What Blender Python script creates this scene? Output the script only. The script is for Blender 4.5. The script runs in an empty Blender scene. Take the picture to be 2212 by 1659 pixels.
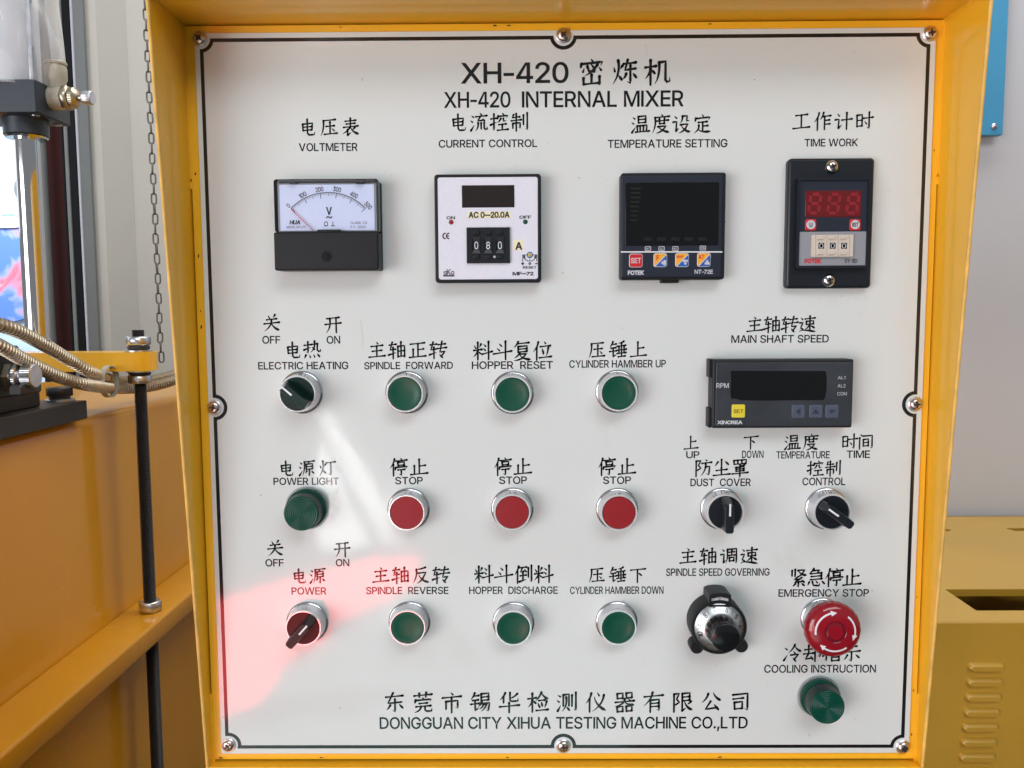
import bpy, math, random
import numpy as np
from math import radians, sin, cos, pi
from mathutils import Vector, Matrix
from mathutils.geometry import tessellate_polygon
random.seed(7)
scn = bpy.context.scene
COL = scn.collection

# ------------------------------------------------------------------ camera
F, CX, CY = 1790.0, 1106.0, 829.5          # focal length and centre for a 2212 x 1659 view
PITCH, YAW, ROLL = 0.08741126, -0.00797177, -0.00539133
CAM = Vector((-0.03096101, -0.56221298, 1.5))
ZC = 1.5 - 0.06423646                      # height of the name plate's centre
def axes():
    cp, sp, cw, sw, cr, sr = cos(PITCH), sin(PITCH), cos(YAW), sin(YAW), cos(ROLL), sin(ROLL)
    right = Vector((cw, -sw, 0)); fw = Vector((sw*cp, cw*cp, -sp)); up = right.cross(fw)
    return cr*right + sr*up, fw, -sr*right + cr*up
RT, FW, UP = axes()
cam = bpy.data.objects.new('camera', bpy.data.cameras.new('camera'))
COL.objects.link(cam)
M = Matrix((RT, UP, -FW)).transposed().to_4x4(); M.translation = CAM
cam.matrix_world = M
cam.data.sensor_fit = 'HORIZONTAL'; cam.data.sensor_width = 36.0
cam.data.lens = 36.0*F/2212.0
cam.data.clip_start = 0.01; cam.data.clip_end = 100
scn.camera = cam

# ------------------------------------------------------------------ world, lamps, exposure
w = bpy.data.worlds.new('World'); scn.world = w; w.use_nodes = True
bgn = w.node_tree.nodes['Background']
bgn.inputs[0].default_value = (0.93, 0.97, 1.0, 1); bgn.inputs[1].default_value = 0.28
scn.view_settings.view_transform = 'Standard'; scn.view_settings.look = 'None'
scn.view_settings.exposure = 0.0; scn.view_settings.gamma = 1.0
def lamp(kind, name, loc, aim, energy, color=(1, 1, 1), size=1.0, size_y=None, **kw):
    d = bpy.data.lights.new(name, kind); d.energy = energy; d.color = color
    if kind == 'AREA':
        d.shape = 'RECTANGLE'; d.size = size; d.size_y = size_y or size
    for k, v in kw.items(): setattr(d, k, v)
    o = bpy.data.objects.new(name, d); COL.objects.link(o); o.location = loc
    o.rotation_euler = (Vector(aim) - Vector(loc)).to_track_quat('-Z', 'Y').to_euler()
    return o
lamp('AREA', 'doorway_light', (-2.75, -2.9, 1.15), (0, 0, 1.3), 104, (0.97, 0.985, 1.0), 2.4, 2.2)
lamp('AREA', 'hall_window_light', (0.9, -3.2, 4.3), (0, 0, 1.3), 80, (0.92, 0.96, 1.0), 3.2, 1.5)
lamp('AREA', 'roof_light', (0.4, 0.9, 3.5), (0.4, 0.7, 0), 46, (1.0, 0.98, 0.95), 2.4, 1.0)
lamp('AREA', 'side_window_light', (-1.9, 0.9, 2.1), (-0.5, 1.0, 1.2), 3, (0.95, 0.97, 1.0), 0.8, 0.9)
lamp('AREA', 'yard_daylight', (-2.9, 3.0, 3.4), (-2.6, 4.6, 1.4), 150, (0.95, 0.98, 1.0), 2.0, 1.0)
lamp('SPOT', 'mirror_sheet_spot', (-1.6, -0.9, 3.6), (-0.72, -2.45, 0.55), 21000, (1.0, 0.96, 0.9), spot_size=radians(30), spot_blend=0.15, shadow_soft_size=0.02)  # spot added to light only the unseen mirrored sheets

# ------------------------------------------------------------------ pixel -> place
def ray(px, py): return FW + RT*((px-CX)/F) - UP*((py-CY)/F)
def at(px, py, Y):
    d = ray(px, py); return CAM + d*((Y-CAM.y)/d.y)
def onz(px, py, Z):
    d = ray(px, py); return CAM + d*((Z-CAM.z)/d.z)
CROPS = {None: (0, 0, 1/1.8228), 'volt': (1008, 600, 3.072), 'amp': (1660, 620, 3.191), 'temp': (2380, 620, 3.191),
         'timer': (3040, 580, 2.860), 'rpm': (2740, 1360, 3.253), 'dial': (2600, 2130, 2.1544), 'topl': (0, 0, 2.194),
         'midl': (0, 756, 2.194), 'lowl': (0, 1512, 2.194), 'pipe': (0, 1200, 2.766), 'botr': (3400, 2000, 1.62)}
def ov(k, x, y):
    a, b, s = CROPS[k]
    return (a + x/s)/1.8228, (b + y/s)/1.8228
def pt(k, x, y, h=0.0):
    p = at(*ov(k, x, y), -h); return Vector((p.x, -h, p.z))
def rect(k, x0, y0, x1, y1, h):
    xm, ym = (x0+x1)/2, (y0+y1)/2
    return pt(k, x0, ym, h).x, pt(k, xm, y1, h).z, pt(k, x1, ym, h).x, pt(k, xm, y0, h).z   # X0, Z0, X1, Z1

# ------------------------------------------------------------------ materials
def mat(name, color, rough=0.5, metal=0.0, spec=0.5, coat=0.0, bump=None, vary=None, trans=0.0, emit=None, ior=1.5, sss=0.0):
    m = bpy.data.materials.new(name); m.use_nodes = True
    nt = m.node_tree; b = nt.nodes['Principled BSDF']
    b.inputs['Base Color'].default_value = (*color, 1); b.inputs['Roughness'].default_value = rough
    b.inputs['Metallic'].default_value = metal; b.inputs['Specular IOR Level'].default_value = spec
    b.inputs['IOR'].default_value = ior
    b.inputs['Coat Weight'].default_value = coat; b.inputs['Coat Roughness'].default_value = 0.03
    b.inputs['Transmission Weight'].default_value = trans
    if emit: b.inputs['Emission Color'].default_value = (*emit[0], 1); b.inputs['Emission Strength'].default_value = emit[1]
    tc = nt.nodes.new('ShaderNodeTexCoord')
    if vary:                               # (scale, amount) blotchy colour
        n = nt.nodes.new('ShaderNodeTexNoise'); n.inputs['Scale'].default_value = vary[0]; n.inputs['Detail'].default_value = 6
        nt.links.new(tc.outputs['Object'], n.inputs['Vector'])
        r = nt.nodes.new('ShaderNodeMapRange'); r.inputs['From Min'].default_value = 0.3; r.inputs['From Max'].default_value = 0.7
        r.inputs['To Min'].default_value = 1-vary[1]; r.inputs['To Max'].default_value = 1+vary[1]
        nt.links.new(n.outputs['Fac'], r.inputs['Value'])
        mx = nt.nodes.new('ShaderNodeVectorMath'); mx.operation = 'SCALE'; mx.inputs[0].default_value = color
        nt.links.new(r.outputs['Result'], mx.inputs['Scale']); nt.links.new(mx.outputs[0], b.inputs['Base Color'])
        r2 = nt.nodes.new('ShaderNodeMapRange'); r2.inputs['To Min'].default_value = rough*0.8; r2.inputs['To Max'].default_value = min(1, rough*1.3)
        nt.links.new(n.outputs['Fac'], r2.inputs['Value']); nt.links.new(r2.outputs['Result'], b.inputs['Roughness'])
    prev = None
    for sc, st, ds in (bump or []):        # list of (scale, strength, distance)
        n = nt.nodes.new('ShaderNodeTexNoise'); n.inputs['Scale'].default_value = sc; n.inputs['Detail'].default_value = 3
        nt.links.new(tc.outputs['Object'], n.inputs['Vector'])
        bn = nt.nodes.new('ShaderNodeBump'); bn.inputs['Strength'].default_value = st; bn.inputs['Distance'].default_value = ds
        nt.links.new(n.outputs['Fac'], bn.inputs['Height'])
        if prev: nt.links.new(prev.outputs[0], bn.inputs['Normal'])
        prev = bn
    if prev:
        nt.links.new(prev.outputs[0], b.inputs['Normal'])
        nt.links.new(prev.outputs[0], b.inputs['Coat Normal'])
    return m
YB = (0.90, 0.475, 0.018)
Y = {
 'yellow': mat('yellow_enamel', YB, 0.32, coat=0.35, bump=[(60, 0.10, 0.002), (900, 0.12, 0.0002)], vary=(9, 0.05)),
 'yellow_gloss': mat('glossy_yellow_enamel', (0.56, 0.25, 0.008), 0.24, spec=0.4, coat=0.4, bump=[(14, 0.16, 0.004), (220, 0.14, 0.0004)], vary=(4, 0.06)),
 'yellow_ochre': mat('ochre_enamel', (0.50, 0.29, 0.032), 0.36, coat=0.3, bump=[(600, 0.12, 0.0003)], vary=(6, 0.06)),
 'raw_edge': mat('worn_edge_paint', (0.78, 0.45, 0.10), 0.5, vary=(60, 0.2)),
 'ink': mat('black_ink', (0.012, 0.011, 0.012), 0.07, bump=[(7, 0.10, 0.004)]),
 'black': mat('black_plastic', (0.010, 0.011, 0.013), 0.45, spec=0.3),
 'black_gloss': mat('glossy_black_plastic', (0.007, 0.007, 0.008), 0.18, spec=0.4),
 'black_satin': mat('satin_black_plastic', (0.010, 0.013, 0.018), 0.34, spec=0.35),
 'navy': mat('dark_navy_face', (0.017, 0.022, 0.036), 0.36, spec=0.35),
 'screen': mat('dark_screen', (0.005, 0.006, 0.007), 0.14, spec=0.3),
 'screen_brown': mat('dark_brown_screen', (0.016, 0.010, 0.010), 0.25),
 'screen_red': mat('dark_red_screen', (0.13, 0.008, 0.010), 0.18),
 'seg_red': mat('unlit_red_segment', (0.24, 0.012, 0.018), 0.3),
 'seg_dark': mat('unlit_dark_segment', (0.007, 0.008, 0.009), 0.3),
 'white': mat('white_paint', (0.75, 0.75, 0.78), 0.35),
 'alu': mat('brushed_white_aluminium', (0.70, 0.70, 0.78), 0.38, metal=0.0, vary=(400, 0.02)),
 'dialpaper': mat('bluish_dial_card', (0.60, 0.66, 0.86), 0.5),
 'grey': mat('light_grey_print', (0.45, 0.46, 0.50), 0.4),
 'greyplate': mat('grey_plate', (0.27, 0.28, 0.31), 0.4),
 'beige': mat('beige_plastic', (0.60, 0.53, 0.45), 0.45),
 'label': mat('pale_yellow_label', (0.80, 0.75, 0.50), 0.6),
 'print': mat('dark_print', (0.014, 0.014, 0.018), 0.45),
 'printred': mat('red_print', (0.55, 0.02, 0.03), 0.4),
 'silver': mat('silver_print', (0.55, 0.56, 0.60), 0.35),
 'blue': mat('blue_key', (0.02, 0.10, 0.42), 0.35),
 'orange': mat('orange_key', (0.85, 0.38, 0.03), 0.35),
 'redkey': mat('red_key', (0.55, 0.018, 0.022), 0.35),
 'yellowkey': mat('yellow_key', (0.72, 0.60, 0.04), 0.4),
 'greykey': mat('blue_grey_key', (0.070, 0.085, 0.125), 0.4),
 'greykeydark': mat('dark_key_arrow', (0.025, 0.033, 0.06), 0.4),
 'film': mat('dusty_dark_face', (0.035, 0.040, 0.047), 0.22, vary=(30, 0.25), bump=[(25, 0.2, 0.002)]),
 'chrome': mat('chrome', (0.64, 0.64, 0.66), 0.08, metal=1.0),
 'satinmetal': mat('satin_chrome', (0.60, 0.60, 0.63), 0.20, metal=1.0),
 'rim': mat('highlight_rim', (0.90, 0.91, 0.92), 0.2, metal=0.5),  # bright ring reflection put into the pale base colour
 'steel': mat('zinc_steel', (0.62, 0.63, 0.66), 0.30, metal=1.0, vary=(90, 0.15)),
 'screwmetal': mat('nickel_screw', (0.66, 0.56, 0.50), 0.24, metal=1.0),
 'brass': mat('nickel_brass', (0.50, 0.44, 0.34), 0.34, metal=1.0, vary=(120, 0.15)),
 'conduit': mat('stainless_conduit', (0.50, 0.42, 0.31), 0.36, metal=1.0, vary=(200, 0.12)),
 'gunmetal': mat('black_oxide_steel', (0.022, 0.021, 0.022), 0.42, metal=0.0, vary=(50, 0.25), bump=[(300, 0.12, 0.0005)]),
 'anodised': mat('dark_anodised_aluminium', (0.022, 0.030, 0.044), 0.40, bump=[(1500, 0.1, 0.0002)]),
 'greencap': mat('green_button_cap', (0.004, 0.070, 0.040), 0.34, spec=0.35),
 'greenlens': mat('green_lens', (0.002, 0.058, 0.038), 0.20, spec=0.3),
 'greendark': mat('dark_green_lens', (0.002, 0.022, 0.016), 0.28, spec=0.3),
 'redcap': mat('red_button_cap', (0.27, 0.012, 0.018), 0.4, spec=0.35),
 'redlens': mat('red_mushroom_lens', (0.27, 0.005, 0.014), 0.16, coat=0.3),
 'redring': mat('dark_red_ring', (0.16, 0.004, 0.012), 0.16, coat=0.5),
 'redglass': mat('smoky_red_lens', (0.075, 0.006, 0.006), 0.30, spec=0.2),
 'reddark': mat('dark_red_knob', (0.025, 0.006, 0.007), 0.35, spec=0.3),
 'needle': mat('red_needle', (0.75, 0.06, 0.05), 0.4),
 'paleivory': mat('ivory_fitting', (0.40, 0.385, 0.31), 0.35),
 'cloth_white': mat('pale_reflection_cloth', (0.34, 0.36, 0.38), 0.8),  # for the unseen sheets added to mirror in the name plate
 'cloth_red': mat('red_reflection_cloth', (0.78, 0.05, 0.06), 0.7),  # for the unseen red sheet added for its mirror image
 'wall': mat('dirty_white_plaster', (0.50, 0.495, 0.465), 0.75, vary=(3.0, 0.05), bump=[(25, 0.25, 0.004)]),
 'wall2': mat('blue_grey_wall', (0.58, 0.575, 0.60), 0.75, vary=(1.5, 0.03), bump=[(20, 0.15, 0.004)]),
 'floor': mat('green_floor_paint', (0.030, 0.050, 0.050), 0.35, vary=(2.0, 0.15)),
 'maroon': mat('maroon_door_paint', (0.045, 0.010, 0.010), 0.6, spec=0.2, vary=(8, 0.3)),
 'rubber': mat('black_rubber', (0.006, 0.007, 0.010), 0.6, spec=0.15),
 'galv': mat('galvanised_strip', (0.16, 0.175, 0.18), 0.5, vary=(40, 0.1)),
 'aluframe': mat('aluminium_frame', (0.45, 0.46, 0.54), 0.35),
 'greyframe': mat('grey_window_frame', (0.15, 0.165, 0.17), 0.6, vary=(20, 0.08)),
 'signblue': mat('sky_blue_board', (0.055, 0.30, 0.52), 0.45, vary=(6, 0.05)),
 'yardwall': mat('pale_blue_lorry_side', (0.50, 0.66, 0.82), 0.5, vary=(5, 0.25)),
 'yardblue': mat('blue_emblem', (0.09, 0.24, 0.66), 0.5, vary=(14, .4)),
 'yardred': mat('red_emblem', (0.60, 0.17, 0.24), 0.5, vary=(14, .4)),
 'yardwhite': mat('white_emblem', (0.9, 0.92, 0.95), 0.5),
 'dark': mat('dark_inside', (0.010, 0.009, 0.008), 0.8),
}
def plate_material():
    m = bpy.data.materials.new('white_acrylic_name_plate'); m.use_nodes = True
    nt = m.node_tree; b = nt.nodes['Principled BSDF']; N = nt.nodes.new; L = nt.links.new
    tc = N('ShaderNodeTexCoord')
    n1 = N('ShaderNodeTexNoise'); n1.inputs['Scale'].default_value = 14; n1.inputs['Detail'].default_value = 8; n1.inputs['Roughness'].default_value = 0.65
    L(tc.outputs['Object'], n1.inputs['Vector'])
    r1 = N('ShaderNodeMapRange'); r1.inputs['From Min'].default_value = 0.60; r1.inputs['From Max'].default_value = 0.78; r1.inputs['To Max'].default_value = 0.30
    L(n1.outputs['Fac'], r1.inputs['Value'])
    v = N('ShaderNodeTexVoronoi'); v.inputs['Scale'].default_value = 46; L(tc.outputs['Object'], v.inputs['Vector'])
    r2 = N('ShaderNodeMapRange'); r2.inputs['From Min'].default_value = 0.030; r2.inputs['From Max'].default_value = 0.055; r2.inputs['To Min'].default_value = 0.45; r2.inputs['To Max'].default_value = 0.0
    L(v.outputs['Distance'], r2.inputs['Value'])
    sel = N('ShaderNodeMath'); sel.operation = 'GREATER_THAN'; sel.inputs[1].default_value = 0.80
    sx = N('ShaderNodeSeparateColor'); L(v.outputs['Color'], sx.inputs[0]); L(sx.outputs[0], sel.inputs[0])
    mu = N('ShaderNodeMath'); mu.operation = 'MULTIPLY'; L(sel.outputs[0], mu.inputs[0]); L(r2.outputs[0], mu.inputs[1])
    ad = N('ShaderNodeMath'); ad.operation = 'MAXIMUM'; L(mu.outputs[0], ad.inputs[0]); L(r1.outputs[0], ad.inputs[1])
    mx = N('ShaderNodeMix'); mx.data_type = 'RGBA'
    mx.inputs[6].default_value = (0.655, 0.682, 0.668, 1); mx.inputs[7].default_value = (0.40, 0.38, 0.33, 1)
    L(ad.outputs[0], mx.inputs[0]); L(mx.outputs[2], b.inputs['Base Color'])
    b.inputs['Roughness'].default_value = 0.07
    n2 = N('ShaderNodeTexNoise'); n2.inputs['Scale'].default_value = 7; n2.inputs['Detail'].default_value = 3; n2.inputs['Distortion'].default_value = 0.6
    L(tc.outputs['Object'], n2.inputs['Vector'])
    bn = N('ShaderNodeBump'); bn.inputs['Strength'].default_value = 0.15; bn.inputs['Distance'].default_value = 0.004
    L(n2.outputs['Fac'], bn.inputs['Height']); L(bn.outputs[0], b.inputs['Normal'])
    return m
Y['plate'] = plate_material()
def emblem_material():
    m = bpy.data.materials.new('faded_blue_and_red_emblem'); m.use_nodes = True
    nt = m.node_tree; b = nt.nodes['Principled BSDF']; tc = nt.nodes.new('ShaderNodeTexCoord')
    n = nt.nodes.new('ShaderNodeTexNoise'); n.inputs['Scale'].default_value = 3.4; n.inputs['Detail'].default_value = 5; n.inputs['Distortion'].default_value = 0.6
    r = nt.nodes.new('ShaderNodeValToRGB'); nt.links.new(tc.outputs['Object'], n.inputs['Vector']); nt.links.new(n.outputs['Fac'], r.inputs[0])
    e = r.color_ramp.elements; e[0].position = .50; e[0].color = (.10, .22, .66, 1); e[1].position = .54; e[1].color = (.30, .36, .74, 1)
    for p_, c_ in ((.57, (.55, .24, .36, 1)), (.63, (.58, .14, .22, 1)), (.70, (.72, .76, .88, 1))): x_ = e.new(p_); x_.color = c_
    nt.links.new(r.outputs[0], b.inputs['Base Color']); b.inputs['Roughness'].default_value = .6
    return m
Y['emblem'] = emblem_material()
def clear_material(name, tint, weight):
    m = bpy.data.materials.new(name); m.use_nodes = True
    nt = m.node_tree; nt.nodes.clear(); N = nt.nodes.new; L = nt.links.new
    o = N('ShaderNodeOutputMaterial'); t = N('ShaderNodeBsdfTransparent'); t.inputs[0].default_value = (*tint, 1)
    g = N('ShaderNodeBsdfPrincipled'); g.inputs['Base Color'].default_value = (0.9, 0.92, 0.95, 1); g.inputs['Roughness'].default_value = 0.08
    f = N('ShaderNodeLayerWeight'); f.inputs[0].default_value = 0.35
    r = N('ShaderNodeMapRange'); r.inputs['To Min'].default_value = weight; r.inputs['To Max'].default_value = min(1, weight+0.55)
    mx = N('ShaderNodeMixShader'); L(f.outputs['Facing'], r.inputs[0]); L(r.outputs[0], mx.inputs[0])
    L(t.outputs[0], mx.inputs[1]); L(g.outputs[0], mx.inputs[2]); L(mx.outputs[0], o.inputs[0])
    return m
Y['clear'] = clear_material('clear_plastic', (0.98, 0.99, 1.0), 0.0)
Y['wrap'] = clear_material('plastic_wrap', (0.95, 0.97, 1.0), 0.22)
Y['hose'] = clear_material('clear_hose', (0.92, 0.92, 0.88), 0.30)

# ------------------------------------------------------------------ objects
def tag(o, label=None, cat=None, group=None, kind=None):
    if label: o['label'] = label
    if cat: o['category'] = cat
    if group: o['group'] = group
    if kind: o['kind'] = kind
    return o
def thing(name, label, cat, loc, group=None):
    o = bpy.data.objects.new(name, None); COL.objects.link(o); o.location = loc; o.empty_display_size = 0.02
    return tag(o, label, cat, group)
def children(o): return [c for c in bpy.data.objects if c.parent == o]
def copy_tree(o, parent=None):
    c = o.copy(); COL.objects.link(c); c.parent = parent
    if parent is not None: c.matrix_parent_inverse = o.matrix_parent_inverse.copy()
    for ch in children(o): copy_tree(ch, c)
    return c
ORG = {}
class MB:
    def __init__(s): s.v = []; s.f = []
    def add(s, vs, fs):
        n = len(s.v); s.v += [tuple(v) for v in vs]; s.f += [tuple(n+i for i in f) for f in fs]; return s
    def loft(s, loops, cap0=True, cap1=True):
        n = len(loops[0]); vs = [p for L in loops for p in L]; fs = []
        for k in range(len(loops)-1):
            for i in range(n):
                j = (i+1) % n; fs.append((k*n+i, k*n+j, (k+1)*n+j, (k+1)*n+i))
        if cap0: fs.append(tuple(range(n))[::-1])
        if cap1: fs.append(tuple((len(loops)-1)*n+i for i in range(n)))
        return s.add(vs, fs)
    def box(s, x0, x1, y0, y1, z0, z1, b=0.0):
        if b <= 0:
            return s.loft([[(x0, y, z0), (x1, y, z0), (x1, y, z1), (x0, y, z1)] for y in (y1, y0)])
        def L(y, i): return [(x0+i, y, z0+b), (x0+b, y, z0+i), (x1-b, y, z0+i), (x1-i, y, z0+b), (x1-i, y, z1-b), (x1-b, y, z1-i), (x0+b, y, z1-i), (x0+i, y, z1-b)]
        return s.loft([L(y1, b*.6), L(y1-b, 0), L(y0+b, 0), L(y0, b*.6)])
    def slab(s, r, y0, y1, rad=0.001, bev=0.0006, n=5):      # rounded plate facing the camera: r = X0, Z0, X1, Z1; y1 < y0 is the front
        x0, z0, x1, z1 = r
        ls = [rr(x0, z0, x1, z1, rad, y0, n), rr(x0, z0, x1, z1, rad, y1+bev, n)]
        for k in (0.35, 0.75, 1.0):
            i = bev*(1-math.sqrt(max(0, 1-k*k))); ls.append(rr(x0+i, z0+i, x1-i, z1-i, max(rad-i, 1e-5), y1+bev*(1-k), n))
        return s.loft(ls)
    def lathe(s, c, prof, n=48, axis='y', cap0=True, cap1=True):  # prof: (distance along the axis, radius)
        ls = []
        for a, r in prof:
            L = []
            for i in range(n):
                t = 2*pi*i/n; u, v = r*cos(t), r*sin(t)
                L.append((c[0]+u, c[1]-a, c[2]+v) if axis == 'y' else (c[0]+a, c[1]+u, c[2]+v) if axis == 'x' else (c[0]+u, c[1]+v, c[2]+a))
            ls.append(L)
        return s.loft(ls, cap0, cap1)
    def tube(s, path, r, n=10, closed=False, radii=None):
        P = [Vector(p) for p in path]; ls = []; up = Vector((0, 0, 1))
        m = len(P)
        for i, p in enumerate(P):
            a = P[(i-1) % m] if (closed or i) else p; b = P[(i+1) % m] if (closed or i < m-1) else p
            t = (b-a).normalized()
            if i == 0:
                e1 = t.cross(up if abs(t.z) < .9 else Vector((1, 0, 0))).normalized()
            else: e1 = (e1 - t*e1.dot(t)).normalized()
            e2 = t.cross(e1); q = radii[i] if radii else r
            ls.append([p + e1*q*cos(2*pi*k/n) + e2*q*sin(2*pi*k/n) for k in range(n)])
        if closed: ls.append(ls[0])
        return s.loft(ls, not closed, not closed)
    def poly(s, loops, y0, y1):                              # outline(s) in X-Z extruded from y0 to y1 (holes allowed)
        tri = tessellate_polygon([[Vector((a, b, 0)) for a, b in L] for L in loops]); flat = [p for L in loops for p in L]; n = len(flat)
        s.add([(a, y1, b) for a, b in flat], tri)
        if y0 != y1:
            s.add([(a, y0, b) for a, b in flat], [t[::-1] for t in tri])
            for L in loops:
                k = len(L); s.add([(a, y0, b) for a, b in L] + [(a, y1, b) for a, b in L], [(i, (i+1) % k, k+(i+1) % k, k+i) for i in range(k)])
        return s
    def build(s, name, m, parent=None, smooth=35, **kw):
        me = bpy.data.meshes.new(name); me.from_pydata(s.v, [], s.f)
        import bmesh
        bm = bmesh.new(); bm.from_mesh(me); bmesh.ops.recalc_face_normals(bm, faces=bm.faces); bm.to_mesh(me); bm.free()
        me.materials.append(m if not isinstance(m, str) else Y[m])
        if smooth:
            me.shade_smooth(); me.set_sharp_from_angle(angle=radians(smooth))
            for f in me.polygons:
                if len(f.vertices) > 4: f.use_smooth = False
        o = bpy.data.objects.new(name, me); COL.objects.link(o)
        if parent is not None:
            o.parent = parent; o.matrix_parent_inverse = Matrix.Translation(parent_loc(parent)).inverted()
        return tag(o, **kw)
def parent_loc(p):
    v = Vector((0, 0, 0))
    while p is not None:
        v += p.location; p = p.parent if p.type == 'EMPTY' else None
    return v
def rr(x0, z0, x1, z1, r, y, n=5):
    r = min(r, (x1-x0)/2, (z1-z0)/2); L = []
    for cx, cz, a0 in ((x1-r, z0+r, -90), (x1-r, z1-r, 0), (x0+r, z1-r, 90), (x0+r, z0+r, 180)):
        for i in range(n+1):
            a = radians(a0 + 90*i/n); L.append((cx + r*cos(a), y, cz + r*sin(a)))
    return L

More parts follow.
